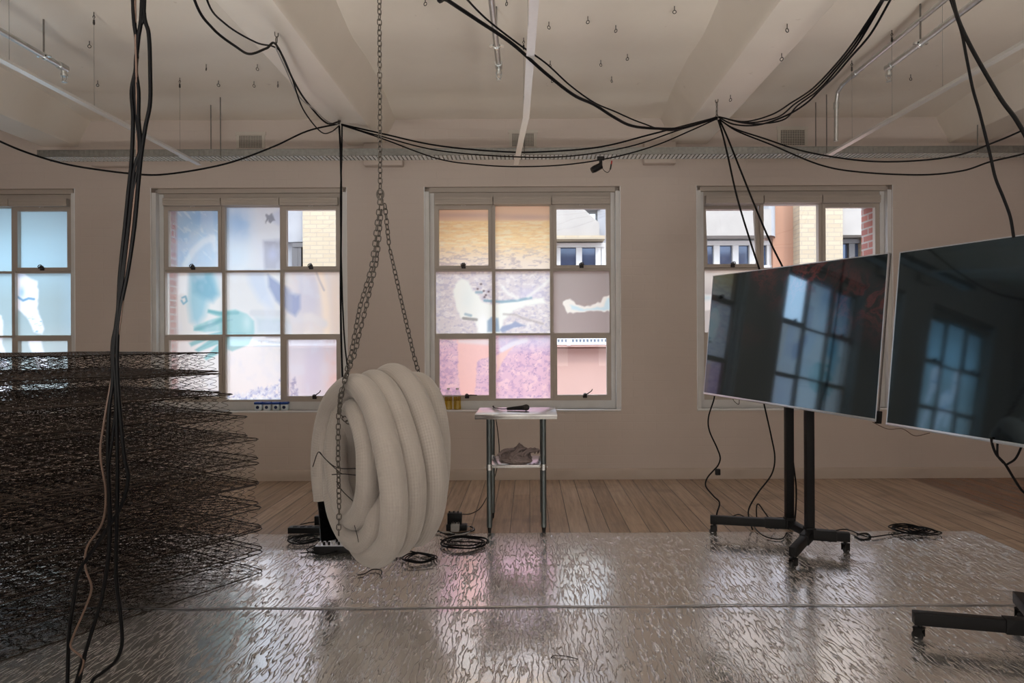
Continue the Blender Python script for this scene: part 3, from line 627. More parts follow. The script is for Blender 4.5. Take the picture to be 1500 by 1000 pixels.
def window(wi):
    cx = WX[wi]
    root = empty('window_%d' % (wi+1), kind='structure')
    x0, x1 = cx-GH, cx+GH
    f = MB()
    # box frame around the lights
    f.box(cx-HW, x0, GY-.045, GY+.05, ZB, ZT); f.box(x1, cx+HW, GY-.045, GY+.05, ZB, ZT)
    f.box(x0, x1, GY-.045, GY+.05, GT, ZT); f.box(x0, x1, GY-.045, GY+.05, ZB, GB)
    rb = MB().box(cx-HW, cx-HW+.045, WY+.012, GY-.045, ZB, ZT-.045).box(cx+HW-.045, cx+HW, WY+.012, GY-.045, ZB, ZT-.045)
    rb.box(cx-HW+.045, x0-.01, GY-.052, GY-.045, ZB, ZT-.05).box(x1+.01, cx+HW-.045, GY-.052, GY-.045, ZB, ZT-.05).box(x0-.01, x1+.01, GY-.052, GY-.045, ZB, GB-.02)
    rb.build('reveal_board', M['trimw'], root, smooth=False)  # whiter than the frame, window light put into the colour
    f.box(cx-HW+.045, cx+HW-.045, WY+.045, GY-.045, ZT-.045, ZT)
    f.build('window_frame', M['frame'], root, smooth=False)
    # head box with fine grooves
    b = MB(); 
    for k in range(3):
        a = x0+.612*k+.006; e = x0+.614*(k+1)-.006
        b.box(a, e, GY-.10, GY-.045, GT+.005, GT+.085); b.box(a, e, GY-.106, GY-.10, GT+.03, GT+.05); b.box(a, e, GY-.106, GY-.10, GT+.058, GT+.078)
    b.build('blind_box', M['frame'], root, smooth=False)
    m = MB()
    for k in (1, 2):
        x = x0+1.84*k/3; m.box(x-.017, x+.017, GY-.035, GY+.03, GB, GT)
        z = GB+(GT-GB)*k/3; m.box(x0, x1, GY-.028, GY+.025, z-.011, z+.011)
    m.build('muntin', M['frame'], root, smooth=False)
    tag(MB().box(cx-HW-.004, cx+HW+.004, WY-.006, GY-.045, ZB-.02, ZB, bev=.004).build('window_sill', M['trimw'], root))
    # thin ragged paint edge, near-white to paint in the grazing daylight highlight
    pe = MB()
    for sx in (-1, 1):
        pts = [Vector((cx+sx*(HW+.001), WY-.001, ZB+(ZT-ZB)*t/26)) for t in range(27)]
        pe.tube(pts, [.003+.0025*random.random() for _ in pts], 6)
    pe.tube([Vector((cx-HW+2*HW*t/26, WY-.003, ZB-.004)) for t in range(27)], [.006+.003*random.random() for _ in range(27)], 6)
    pe.build('paint_edge', M['edge'], root)
    g = MB(); gx = []
    for row in range(3):
        for c in range(3):
            k = row*3+c
            a = x0+1.84*c/3+(.018 if c else 0); e = x0+1.84*(c+1)/3-(.018 if c < 2 else 0)
            zt = GT-(GT-GB)*row/3-(.011 if row else 0); zb = GT-(GT-GB)*(row+1)/3+(.011 if row < 2 else 0)
            corner = row in (0, 2) and c in (0, 2)
            if corner:
                w = .036
                parent = root
                piv = None
                sm = MB(); y0, y1 = GY-.045, GY+.01
                sm.box(a, a+w, y0, y1, zb, zt); sm.box(e-w, e, y0, y1, zb, zt); sm.box(a+w, e-w, y0, y1, zb, zb+w); sm.box(a+w, e-w, y0, y1, zt-w, zt)
                tilt = (wi == 3 and k == 0)
                if tilt:
                    sv = []
                    R = Matrix.Rotation(math.radians(-7), 4, 'X')
                    pv = Vector((0, GY, zb))
                    sm.v = [tuple(pv+(R @ (Vector(v)-pv))) for v in sm.v]
                s_ = sm.build('sash', M['frame'], root, smooth=False)
                lv = 0
                if row == 2: lv = 1 if c == 2 else 2
                latch(s_, (a+e)/2+(.0 if row == 0 else .03), zb+w*.7, lv)
                if row == 0 and not tilt:
                    hb = MB().tube([((a+e)/2-.02, GY-.06, zt-.005), ((a+e)/2-.008, GY-.065, zt+.012), ((a+e)/2, GY-.065, zt), ((a+e)/2+.01, GY-.065, zt+.014), ((a+e)/2+.022, GY-.06, zt-.004)], .004, 6)
                    hb.build('catch', M['white'], s_)
                a += w; e -= w; zb += w; zt -= w
                if tilt:
                    MB().tube([(e+.0, GY-.02, zb+.02), (e-.01, GY+.05, zt-.03)], .006, 6).build('sash_stay', M['alu'], s_)
            if k in CLEAR[wi]:
                if wi == 3 and k == 0:
                    gm = MB().box(a, e, GY-.012, GY-.008, zb, zt); pv = Vector((0, GY, zb-.036)); R = Matrix.Rotation(math.radians(-7), 4, 'X')
                    gm.v = [tuple(pv+(R @ (Vector(v)-pv))) for v in gm.v]
                    gm.build('glass', M['glass'], root, smooth=False)
                else: g.box(a, e, GY-.004, GY, zb, zt)
            else:
                sheet('printed_film', a, e, zb, zt, GY+.002, wi, k, root)
    if g.v: g.build('glass', M['glass'], root, smooth=False)
for w in range(4): window(w)

# ------------------------------------------------------------------ ACROSS THE STREET
def out():
    FY = 16.0
    k = FY/1000
    def X(px): return (px-775)*k
    def Z(py): return CAMH+(497-py)*k
    root = empty('street_building', 'sunlit building across the street with cream brick, pale bands and strip windows', 'building', loc=(0, FY, -4))
    def part(name, mb, mat, sm=False):
        o = mb.build(name, mat, root, smooth=sm); o.matrix_parent_inverse = Matrix.Translation((0, -FY, 4)); return o
    part('pink_lower_wall', MB().box(X(60), X(1800), FY+.4, FY+.9, -4, Z(505)), M['pink'])
    part('cream_brick_wall', MB().box(X(442), X(812), FY+.1, FY+.9, Z(490), 11), M['creambrick'])
    part('cream_brick_wall', MB().box(X(1166), X(1228), FY-.25, FY+.9, Z(490), 11).box(X(1228), X(1700), FY+.1, FY+.9, Z(490), Z(390)).box(X(1268), X(1700), FY+.1, FY+.9, Z(490), 11), M['creambrick'])
    part('orange_wall', MB().box(X(1136), X(1166), FY+.15, FY+.9, Z(490), 11), M['orange'])
    part('wall', MB().box(X(100), X(425), FY+.5, FY+.9, Z(490), 11), M['greyconc'])
    # concrete bands
    part('concrete_band', MB().box(X(380), X(442), FY+.3, FY+.9, Z(350), 11), M['greyconc'])
    def chamf(px0, px1, py0, py1, yf):
        a = X(px0); b = X(px1); zt = Z(py0); zb = Z(py1); q = .35
        mb = MB().prism([(a, zb), (b, zb), (b, zt-q), (b-q*1.1, zt), (a, zt)], yf, FY+.9); o = part('concrete_band', mb, M['concrete']); fixn(o)
    chamf(812, 878, 306, 347, FY-.1)
    part('concrete_band', MB().box(X(878), X(1000), FY+.3, FY+.9, Z(390), 11), M['greyconc'])
    part('wall', MB().box(X(812), X(882), FY+.2, FY+.9, Z(304), 11), M['greyconc'])
    part('ledge', MB().box(X(812), X(886), FY-.2, FY+.9, Z(352), Z(347)), M['creambrick'])
    part('concrete_band', MB().box(X(1000), X(1124), FY-.3, FY+.9, Z(349), Z(311)), M['concrete'])
    # rounded grey end of the band
    mb = MB(); 
    pts = []
    cx, cy, r = X(1120), FY+.55, .85
    n = 12
    vs = []
    for i in range(n+1):
        a = -PI/2+PI/2*i/n; vs.append((cx+.35*math.cos(a), FY-.3+.9*(1+math.sin(a))))
    for (x, y) in vs: mb.v += [(x, y, Z(349)), (x, y, Z(300))]
    for i in range(n): mb.f.append((i*2, i*2+2, i*2+3, i*2+1))
    part('rounded_band_end', mb, M['greyconc'], True)
    part('wall', MB().box(X(1000), X(1136), FY+.2, FY+.9, Z(311), 11), M['greyconc'])
    part('concrete_band', MB().box(X(1228), X(1268), FY-.2, FY+.9, Z(348), Z(303)).box(X(1228), X(1268), FY+.1, FY+.9, Z(303), 11), M['concrete'])
    # windows
    def win(px0, px1, py0, py1, bars, fm):
        f = part('window', MB().box(X(px0), X(px1), FY+.35, FY+.5, Z(py1), Z(py0)), M['outglass'])
        b = MB(); 
        for q in bars: b.box(X(q)-.07, X(q)+.07, FY+.25, FY+.36, Z(py1), Z(py0))
        b.box(X(px0), X(px1), FY+.22, FY+.36, Z(py0)-.1, Z(py0)); b.box(X(px0), X(px1), FY+.22, FY+.36, Z(py1), Z(py1)+.06)
        o = b.build('window_bars', M[fm], f, smooth=False); 
    win(425, 442, 352, 392, (427, 436, 441), 'darkframe')
    win(812, 888, 354, 392, (818, 850, 879, 887), 'outframe')
    win(1000, 1136, 352, 392, (1036, 1055, 1083, 1108, 1134), 'outframe')
    win(1228, 1268, 350, 392, (1230, 1256), 'darkframe')
    part('wall', MB().box(X(425), X(442), FY+.5, FY+.9, Z(490), Z(392)).box(X(812), X(1166), FY+.5, FY+.9, Z(490), Z(392)), M['greyconc'])
    # railing on the lower parapet
    r = MB(); zt = Z(495); zb = Z(503)
    r.box(X(380), X(1400), FY+.0, FY+.06, zt-.03, zt+.03); r.box(X(380), X(1400), FY+.0, FY+.06, zb-.03, zb+.03)
    x = X(380)
    while x < X(1400):
        r.box(x-.018, x+.018, FY+.015, FY+.045, zb, zt); x += .085
    for q in range(0, 12): r.box(X(380)+q*1.45-.04, X(380)+q*1.45+.04, FY-.01, FY+.07, Z(506), zt+.02)
    part('railing', r, M['white'])
    part('panel', MB().box(X(380), X(1400), FY+.38, FY+.45, Z(506), Z(488)), simple('blue_grey_panel', (.16, .19, .23), .6, noise=.3, nscale=2))
    part('coping', MB().box(X(380), X(1400), FY+.02, FY+.9, Z(508), Z(505)).box(X(380), X(1400), FY+.34, FY+.9, Z(511.5), Z(511)), M['pink'])
    tag(MB().box(-60, 60, OUTY, 60, -4.3, -4).build('street_ground', M['tarmac'], smooth=False), kind='structure')
out()

# ------------------------------------------------------------------ FOIL ON THE FLOOR
def foil(name, x0, x1, y0, y1, z, label, seed):
    nx, ny = 110, 40; rs = np.random.RandomState(seed); mb = MB()
    ox = rs.rand()*50
    for j in range(ny+1):
        for i in range(nx+1):
            x = x0+(x1-x0)*i/nx; y = y0+(y1-y0)*j/ny
            h = float(fbm(np.array(x*2.6+ox), np.array(y*1.2+ox), 2, 3))*.006+.004
            edge = min(1, (y-y0)/.03, (y1-y)/.03, (x-x0)/.03, (x1-x)/.03)
            if j in (0, ny): y += .006*math.sin(x*5+seed)+.003*math.sin(x*17)
            mb.v.append((x, y, z+max(0, h)*max(0, edge)+.001))
    for j in range(ny):
        for i in range(nx):
            a = j*(nx+1)+i; mb.f.append((a, a+1, a+nx+2, a+nx+1))
    # turned under rim for thickness
    per = [i for i in range(nx+1)]+[j*(nx+1)+nx for j in range(1, ny+1)]+[ny*(nx+1)+i for i in range(nx-1, -1, -1)]+[j*(nx+1) for j in range(ny-1, 0, -1)]
    o = len(mb.v); mb.v += [(mb.v[p][0], mb.v[p][1], .0005) for p in per]
    for i in range(len(per)):
        j = (i+1) % len(per); mb.f.append((per[j], per[i], o+i, o+j))
    return tag(mb.build(name, M['foil']), label, 'foil sheet', 'foil insulation sheets on the floor')
foil('foil_sheet', -4.6, 3.34, 3.66, 5.15, .001, 'crinkled silver foil strip farthest from the camera, under the television stand', 1)
foil('foil_sheet', -4.6, 3.75, 2.15, 3.71, .006, 'crinkled silver foil strip nearest the camera, overlapping the one behind', 2)
foil('foil_sheet', -4.6, 3.75, -1.6, 2.18, .001, 'crinkled silver foil strip under and behind the camera position', 3)  # extra strip out of view, added to reflect light upward
tape = MB(); pts = []
for i in range(140):
    x = -4.6+8.3*i/139; pts.append(Vector((x, 3.70+.006*math.sin(x*5+2)+.008*math.sin(x*1.3), .016)))
mbt = MB()
for i, p in enumerate(pts):
    w = .010+.002*math.sin(i*.7)
    mbt.v += [(p.x, p.y-w, .0145), (p.x, p.y, .0165), (p.x, p.y+w, .010)]
for i in range(len(pts)-1):
    a = i*3; b = a+3; mbt.f += [(a, b, b+1, a+1), (a+1, b+1, b+2, a+2)]
tag(mbt.build('seam_tape', M['silver']), 'narrow silver tape ridge sealing the seam between the two foil strips', 'tape')

# ------------------------------------------------------------------ CABLE TRAY, RODS, CONDUITS, TRACKS
def tray():
    y0, y1 = 6.56, 6.74; za, zb = 3.235, 3.30
    xl, xr = -4.72, 5.6
    root = empty('cable_tray', 'long galvanised slotted cable tray hanging along the window wall', 'cable tray', loc=(0, 6.65, za))
    inv = Matrix.Translation((0, -6.65, -za))
    r = MB()
    for y in (y0, y1):
        r.box(xl, xr, y-.0015, y+.0015, za, zb); r.box(xl, xr, y-.006, y+.006, zb-.004, zb); r.box(xl, xr, y-.0, y+.012 if y == y0 else y, za, za+.003)
        x = xl+.03
        while x < xr and y == y0:
            r.box(x-.012, x-.008, y-.004, y-.0015, za+.004, zb-.004); x += .048
    o = r.build('side_rail', M['rail'], root, smooth=False); o.matrix_parent_inverse = inv
    s = MB(); x = xl+.02
    while x < xr-.02:
        s.add([(x, y0, za+.001), (x+.026, y0, za+.001), (x+.026, y1, za+.001), (x, y1, za+.001), (x+.006, y0, za+.009), (x+.020, y0, za+.009), (x+.020, y1, za+.009), (x+.006, y1, za+.009)],
              [(0, 3, 2, 1), (4, 5, 6, 7), (0, 1, 5, 4), (2, 3, 7, 6), (1, 2, 6, 5), (3, 0, 4, 7)]); x += .040
    o = s.build('slats', M['slat'], root, smooth=False); o.matrix_parent_inverse = inv
    o = MB().box(xl, xr, 6.635, 6.665, za+.009, za+.014).build('bottom_strip', M['galv'], root, smooth=False); o.matrix_parent_inverse = inv
tray()
for (px, lab) in ((309, 'thin threaded rod hanging to the tray, left of the pair near the left vent'), (323, 'thin threaded rod hanging to the tray, right of the pair near the left vent'), (768, 'thin threaded rod hanging to the tray behind the middle light track'),
                 (1195, 'thin threaded rod hanging to the tray, left of the pair near the right vent'), (1211, 'thin threaded rod hanging to the tray, right of the pair near the right vent'),
                 (1432, 'short threaded rod dropping from the right beam to the tray')):
    Y = 6.56+(.17 if px in (309, 1195) else -.004)
    a = P(px, 200, Y)
    top = 3.5 if px == 1432 else ceil_z(Y)+.01
    rt = empty('threaded_rod', lab, 'rod', 'rods carrying the cable tray', loc=(a.x, Y, 3.24))
    MB().cyl((0, 0, -.02), (0, 0, top-3.24), .0055, 8).build('rod', M['galvdull'], rt)
    MB().lathe([(.011, -.006), (.011, .006)], (0, 0, -.012), 6).build('nut', M['galv'], rt)
    
def sprinkler(x, y0, y1, z, label, rodYs, kind):
    root = empty('sprinkler_pipe', label, 'pipe', 'galvanised pipes under the ceiling', loc=(x, y1, z))
    MB().cyl((0, y0-y1, 0), (0, 0, 0), .021, 16).cyl((0, -.06, 0), (0, .02, 0), .028, 16).build('pipe', M['conduit'], root)
    h = MB().cyl((0, -.0, 0), (0, 0, -.06), .019, 12).lathe([(.024, -.065), (.024, -.045), (.016, -.04)], (0, 0, 0), 12)
    h.tube([(-.015, 0, -.065), (-.018, 0, -.085), (0, 0, -.105)], .004, 6).tube([(.015, 0, -.065), (.018, 0, -.085), (0, 0, -.105)], .004, 6).lathe([(.02, -.109), (.02, -.105)], (0, 0, 0), 12)
    h.build('sprinkler_head', M['conduit'], root)
    for ry in rodYs:
        b = MB().cyl((0, ry-y1-.012, 0), (0, ry-y1+.012, 0), .027, 16).box(-.05, .05, ry-y1-.012, ry-y1+.012, -.006, .006)
        b.build('clamp', M['galv'], root)
        MB().cyl((0, ry-y1, .02), (0, ry-y1, CEIL-z+.02), .006, 8).build('hanger_rod', M['galvdull'], root)
    return root
sprinkler(-3.545, 1.0, 5.22, 3.55, 'galvanised sprinkler pipe under the ceiling in the left bay', (5.0, 2.6), 0)
sprinkler(-.222, 1.0, 5.22, 3.55, 'galvanised sprinkler pipe under the ceiling in the middle bay', (4.86, 2.6), 0)
sprinkler(2.79, 1.0, 5.28, 3.55, 'galvanised sprinkler pipe with a head in the right bay, below the bent conduit', (4.85, 2.6), 0)
# bent conduit
rt = empty('bent_conduit', 'galvanised conduit running under the right ceiling bay and bending down to the tray', 'pipe', 'galvanised pipes under the ceiling', loc=(2.80, 6.2, 3.24))
pts = [(2.78, 1.0, 3.72), (2.80, 5.95, 3.72), (2.80, 6.08, 3.715), (2.80, 6.17, 3.68), (2.80, 6.2, 3.6), (2.80, 6.21, 3.25)]
o = MB().tube([Vector(p)-Vector((2.80, 6.2, 3.24)) for p in pts], .018, 14).build('pipe', M['conduit'], rt)
for y in (5.85, 4.5, 3.4): MB().cyl((0, y-6.2-.035, .48), (0, y-6.2+.035, .48), .024, 14).build('coupling', M['conduit'], rt)
MB().cyl((0, .004, .30), (0, 0, .36), .024, 14).build('coupling', M['conduit'], rt)

def track(pts, label, wires):
    root = empty('light_track', label, 'light track', 'white light tracks hung on wires', loc=pts[-1])
    L0 = Vector(pts[-1])
    mb = MB(); V = [Vector(p)-L0 for p in pts]
    prof = [(-.024, 0), (.024, 0), (.024, .004), (.004, .006), (.004, .03), (-.004, .03), (-.004, .006), (-.024, .004)]
    n = len(prof)
    for p in V:
        for (a, b) in prof: mb.v.append((p.x+a, p.y, p.z+b))
    for i in range(len(V)-1):
        for k in range(n): mb.f.append((i*n+k, i*n+(k+1) % n, (i+1)*n+(k+1) % n, (i+1)*n+k))
    mb.f += [tuple(range(n)), tuple((len(V)-1)*n+k for k in reversed(range(n)))]
    fixn(mb.build('track_body', M['alu'], root, smooth=False))
    def at(y):
        for a, b in zip(pts, pts[1:]):
            if a[1] <= y <= b[1]: t = (y-a[1])/(b[1]-a[1]); return a[0]+(b[0]-a[0])*t, a[2]+(b[2]-a[2])*t
        return pts[0][0], pts[0][2]
    for y in wires:
        x, z = at(y); p = Vector((x, y, z))-L0
        MB().cyl(p+Vector((0, 0, .025)), p+Vector((0, 0, ceil_z(y)-z-.05)), .0012, 5).build('wire', M['galvdull'], root)
        q = p+Vector((0, 0, ceil_z(y)-z-.004))
        MB().tube([q+Vector((0, 0, .0)), q+Vector((0, 0, -.02)), q+Vector((.008, 0, -.035)), q+Vector((0, 0, -.05)), q+Vector((-.008, 0, -.035)), q+Vector((0, 0, -.022))], .003, 6).lathe([(.006, -.09), (.008, -.08), (.006, -.055)], q, 8).build('anchor', M['dark'], root)
track([(-3.12, 1.5, 3.12), (-3.11, 6.46, 3.12)], 'white light track hanging diagonally across the left bay', (4.1, 4.9, 5.45, 6.1))
track([(.05, 1.5, 3.12), (.033, 3.34, 3.12), (-.015, 5.1, 3.115), (-.04, 5.4, 3.11), (-.116, 6.46, 3.11)], 'white light track with a slight bend, hanging in the middle bay', (4.5, 5.3))
track([(2.86, 1.5, 3.12), (2.82, 3.9, 3.12), (2.735, 6.29, 3.12)], 'white light track hanging diagonally across the right bay', (3.3, 4.6, 5.2, 5.8))

# ceiling eye hooks
hk = None
hlab = [
 (131, 66, 'left bay ceiling, above the left light track'), (143, 124, 'left bay ceiling, lowest left one beside the track wire'), (302, 100, 'left bay ceiling, upper row right of the dangling cables'), (377, 100, 'left bay ceiling, right end of the upper row near the beam'),
 (320, 124, 'left bay ceiling, lower row above the pair of rods'), (372, 125, 'left bay ceiling, lower row middle'), (407, 125, 'left bay ceiling, lower row nearest the beam'),
 (623, 3, 'middle bay ceiling, at the top edge right of the chain'), (742, 3, 'middle bay ceiling, at the top edge beside the sprinkler pipe'), (804, 38, 'middle bay ceiling, just right of the bent track'), (861, 30, 'middle bay ceiling, upper row middle'), (902, 43, 'middle bay ceiling, lower right of the upper row'),
 (988, 15, 'middle bay ceiling, close to the right beam at the top'), (806, 95, 'middle bay ceiling, middle row beside the track'), (880, 94, 'middle bay ceiling, centre of the middle row'), (919, 85, 'middle bay ceiling, right end of the middle row'), (809, 118, 'middle bay ceiling, bottom row beside the track'), (896, 118, 'middle bay ceiling, bottom row right'),
 (1334, 115, 'right bay ceiling, right of the sprinkler head'), (1153, 43, 'underside of the right middle beam, uppermost in the photo'), (1145, 86, 'underside of the right middle beam, second from the top'), (1070, 147, 'underside of the right middle beam, beside the cable chain')]
for (px, py, l) in hlab:
    if 'underside' in l: p = PZ(px, py-8, BB)
    else:
        p = PZ(px, py-6, CEIL)
        for _ in range(4): p = PZ(px, py-6, ceil_z(p.y))
    if hk is None:
        h = MB().cyl((0, 0, .015), (0, 0, -.03), .003, 6)
        h.tube([(.012*math.sin(a), 0, -.042+.012*math.cos(a)) for a in [i*2*PI/12 for i in range(12)]], .0028, 6, closed=True)
        hk = h.build('ceiling_hook', M['dark']); o = hk
    else: o = hk.copy(); COL.objects.link(o)
    o.location = p; o.rotation_euler = (0, 0, random.uniform(-1, 1)); tag(o, 'small eye hook, '+l, 'hook', 'eye hooks in the ceiling')
# ragged patch on the ceiling by the right beam
p = PZ(1188, 48, CEIL)
mb = MB(); n = 22; mb.v.append((p.x, p.y, CEIL-.012))
for i in range(n):
    a = 2*PI*i/n; rr = (.045+.02*random.random()); mb.v.append((p.x+rr*1.2*math.cos(a), p.y+rr*2.2*math.sin(a), CEIL-.002-.006*random.random()))
for i in range(n): mb.f.append((0, 1+(i+1) % n, 1+i))
mb.v.append((p.x, p.y, CEIL+.01))
for i in range(n): mb.f.append((n+1, 1+i, 1+(i+1) % n))
tag(mb.build('torn_plaster_patch', simple('old_wood_patch', (.14, .08, .04), .9, noise=.6, nscale=50, bump=.8)), 'torn brown patch in the ceiling beside the right middle beam', 'damage')

# vents
for (a, b, c, d, l) in ((351, 384, 199, 217, 'left'), (750, 782, 196, 215, 'middle'), (1143, 1178, 191, 213, 'right')):
    p0 = P(a, d, WY); p1 = P(b, c, WY)
    rt = empty('wall_vent', 'small square holed vent high on the wall, %s one of three' % l, 'vent', 'vents high on the window wall', loc=((p0.x+p1.x)/2, WY, (p0.z+p1.z)/2))
    w = (p1.x-p0.x)/2; h = (p1.z-p0.z)/2
    mb = MB(); nx, nz = 14, 9
    for i in range(nx+1): x = -w+2*w*i/nx; mb.box(x-.0024, x+.0024, -.014, -.008, -h, h)
    for i in range(nz+1): z = -h+2*h*i/nz; mb.box(-w, w, -.0145, -.008, z-.0024, z+.0024)
    mb.build('grille', M['vent'], rt, smooth=False)
    MB().box(-w, w, -.006, .0, -h, h).build('duct_hole', M['hole'], rt, smooth=False)
    MB().box(-w-.03, -w, -.01, 0, -h, h+.035).box(w, w+.03, -.01, 0, -h, h+.035).box(-w-.04, w+.04, -.012, 0, h+.006, h+.04).build('vent_frame', M['vent'], rt, smooth=False)

# clip light/camera under the tray
rt = empty('clip_camera', 'small black camera clamped under the cable tray right of the middle window', 'camera', loc=P(880, 234, 6.5))
q = rt.location
MB().cyl((0, 0, .0), (0, 0, -.06), .016, 12).box(-.035, .035, -.02, .02, -.005, .03, bev=.005).build('clamp', M['black'], rt)
MB().lathe([(.012, -.05), (.032, -.045), (.034, .03), (.028, .06), (.01, .062)], (-.035, 0, -.075), 16, (-.8, -.2, -.45)).build('camera_body', M['black'], rt)
MB().tube(smooth_path([Vector((0, 0, -.05)), Vector((.03, 0, -.10)), Vector((.065, 0, -.12)), Vector((.09, 0, -.09)), Vector((.10, 0, -.04))]), [.003]*24+[.007]*9, 6).build('strap', M['black'], rt)
MB().tube([Vector((.10, 0, -.045)), Vector((.105, 0, -.01))], .007, 6).build('strap_tip', M['red'], rt)

# ------------------------------------------------------------------ CHAINS
def link_mesh(L, W, r, sides=6):
    pts = []; h = (L-W)/2; R = W/2
    for i in range(7): a = PI*i/6; pts.append(Vector((R*math.cos(a), 0, h+R*math.sin(a))))
    for i in range(7): a = PI+PI*i/6; pts.append(Vector((R*math.cos(a), 0, -h+R*math.sin(a))))
    return MB().tube(pts, r, sides, closed=True)
def chain_mb(path, L=.038, W=.0245, r=.0032, mbx=None):
    """links threaded along a path; alternate links turned by 90 degrees"""
    path = [Vector(p) for p in path]
    segs = [(b-a).length for a, b in zip(path, path[1:])]; tot = sum(segs); step = L-2.4*r; n = max(2, int(tot/step))
    base = link_mesh(L, W, r); mbx = mbx or MB()
    def at(s):
        for i, d in enumerate(segs):
            if s <= d or i == len(segs)-1: return path[i].lerp(path[i+1], min(1, s/d))
            s -= d
    for k in range(n):
        a = at(k*tot/n); b = at((k+1)*tot/n); d = (b-a).normalized(); c = (a+b)/2
        R = Vector((0, 0, 1)).rotation_difference(d).to_matrix() @ Matrix.Rotation(PI/4+(PI/2 if k % 2 else 0)+random.uniform(-.2, .2), 3, 'Z')
        mbx.add([c+R @ Vector(v) for v in base.v], base.f)
    return mbx
CY = 3.98
jn = P(557, 292, CY)
def chain(path, label, **k):
    return tag(chain_mb(path, **k).build('chain', M['chain']), label, 'chain', 'chains holding the hose coil')

# hanging chain from the ceiling
top = Vector((jn.x, CY, CEIL)); 
chain([top, jn], 'long vertical chain from the ceiling down to where the strands split')
MB_ = MB().cyl(top+Vector((0, 0, .03)), top+Vector((0, 0, -.03)), .006, 8); 
tag(MB_.build('ceiling_anchor', M['dark']), 'steel bolt in the ceiling holding the long hose chain', 'anchor')

# ------------------------------------------------------------------ HOSE COIL
def Q(zx, zy, Y):
    return P(440+zx/3.03, 520+zy/3.03, Y)
hose_pts = [
 # left loose end rising, first big loop
 (112, 640, 4.33), (100, 520, 4.34), (104, 380, 4.33), (135, 240, 4.28), (190, 160, 4.16), (262, 140, 3.96), (330, 230, 3.78), (380, 400, 3.64), (410, 560, 3.58), (416, 700, 3.60), (400, 820, 3.70), (345, 885, 3.84), (275, 850, 4.02), (225, 720, 4.22), (205, 500, 4.36), (225, 280, 4.32), (275, 160, 4.20),
 (330, 118, 4.08), (400, 190, 3.90), (455, 340, 3.77), (492, 500, 3.70), (500, 640, 3.71), (480, 770, 3.80), (430, 838, 3.94), (360, 800, 4.12), (310, 680, 4.30), (290, 480, 4.44), (305, 260, 4.40), (350, 130, 4.28),
 (415, 88, 4.17), (490, 150, 4.00), (548, 290, 3.88), (585, 440, 3.81), (596, 580, 3.81), (580, 700, 3.89), (530, 790, 4.03), (460, 770, 4.20), (400, 660, 4.36), (380, 480, 4.50), (395, 270, 4.46), (450, 150, 4.36),
 (525, 128, 4.27), (580, 200, 4.13), (605, 320, 4.05), (612, 440, 4.02), (600, 600, 4.06), (570, 700, 4.14), (500, 740, 4.24), (420, 690, 4.3),
]
inner_pts = [(330, 690, 4.30), (270, 640, 4.34), (190, 560, 4.30), (163, 450, 4.28), (172, 330, 4.22), (205, 262, 4.10), (240, 236, 3.98),(272, 290, 3.86), (300, 400, 3.76), (303, 520, 3.72), (295, 630, 3.76), (264, 718, 3.88), (215, 690, 4.02), (178, 600, 4.12),(150, 520, 4.15),(150,640,4.13), (190, 755, 4.02), (250, 822, 3.90), (310, 820, 3.80), (350, 760, 3.74), (366, 640, 3.76), (350, 480, 3.86), (330, 400, 3.96)]
inner_pts = [(330, 400, 4.35), (262, 560, 4.42), (225, 520, 4.40), (215, 400, 4.34), (222, 290, 4.22), (240, 240, 4.02), (270, 290, 3.86), (298, 400, 3.77), (303, 520, 3.73), (295, 630, 3.77), (258, 722, 3.90), (205, 690, 4.06), (170, 580, 4.17), (156, 470, 4.22), (165, 340, 4.24), (205, 240, 4.20), (250, 220, 4.12)]
loop2_pts = [(190, 250, 4.22), (160, 380, 4.26), (148, 520, 4.25), (165, 680, 4.18), (215, 790, 4.04), (275, 826, 3.92), (330, 775, 3.83), (352, 650, 3.80), (352, 500, 3.86), (330, 360, 3.95)]
def hose_tube(pts, r, name, parent):
    w = smooth_path([Q(*p) for p in pts], 9)
    mb = MB(); sides = 26
    mb.tube(w, r, sides, caps=False)
    # rounded rolled rims at both ends
    o = mb.build(name, M['hose'], parent)
    me = o.data; uv = me.uv_layers.new(name='UVMap')
    L = [0]
    for a, b in zip(w, w[1:]): L.append(L[-1]+(b-a).length)
    data = np.zeros((len(me.loops), 2), np.float32)
    for p in me.polygons:
        vi = [me.loops[l].vertex_index for l in p.loop_indices]
        ks = [v % sides for v in vi]; wrap = max(ks)-min(ks) > 1
        for l, v in zip(p.loop_indices, vi):
            k = v % sides; data[l] = ((sides if (wrap and k == 0) else k)/sides, L[v//sides])
    uv.data.foreach_set('uv', data.ravel()); return o
hr = empty('hose_coil', 'big coil of off-white sleeved duct hose hanging on chains above the foil', 'hose', loc=P(560, 833, 4.0))
inv = Matrix.Translation(-hr.location)
for nm, pts, r in (('outer_hose_turns', hose_pts, .0735), ('inner_hose_turn', inner_pts, .068), ('middle_hose_turn', loop2_pts, .070)):
    o = hose_tube(pts, r, nm, hr); o.matrix_parent_inverse = inv
# black corrugated core sticking out of the sleeve end
w = smooth_path([Q(*p) for p in ((106, 600, 4.34), (112, 640, 4.33), (120, 700, 4.32), (126, 760, 4.31), (128, 815, 4.31))], 14)
rs = [.046+.008*(1 if (i % 3) == 0 else 0) for i in range(len(w))]
ww = []; rr = []
for i, (a, b) in enumerate(zip(w, w[1:])):
    ww += [a, a.lerp(b, .5)]; rr += [.046, .056]
o = tag(MB().tube(ww, rr, 24).build('duct_core', M['black'], hr), 'black ribbed end sticking out of the sleeve'); o.matrix_parent_inverse = inv
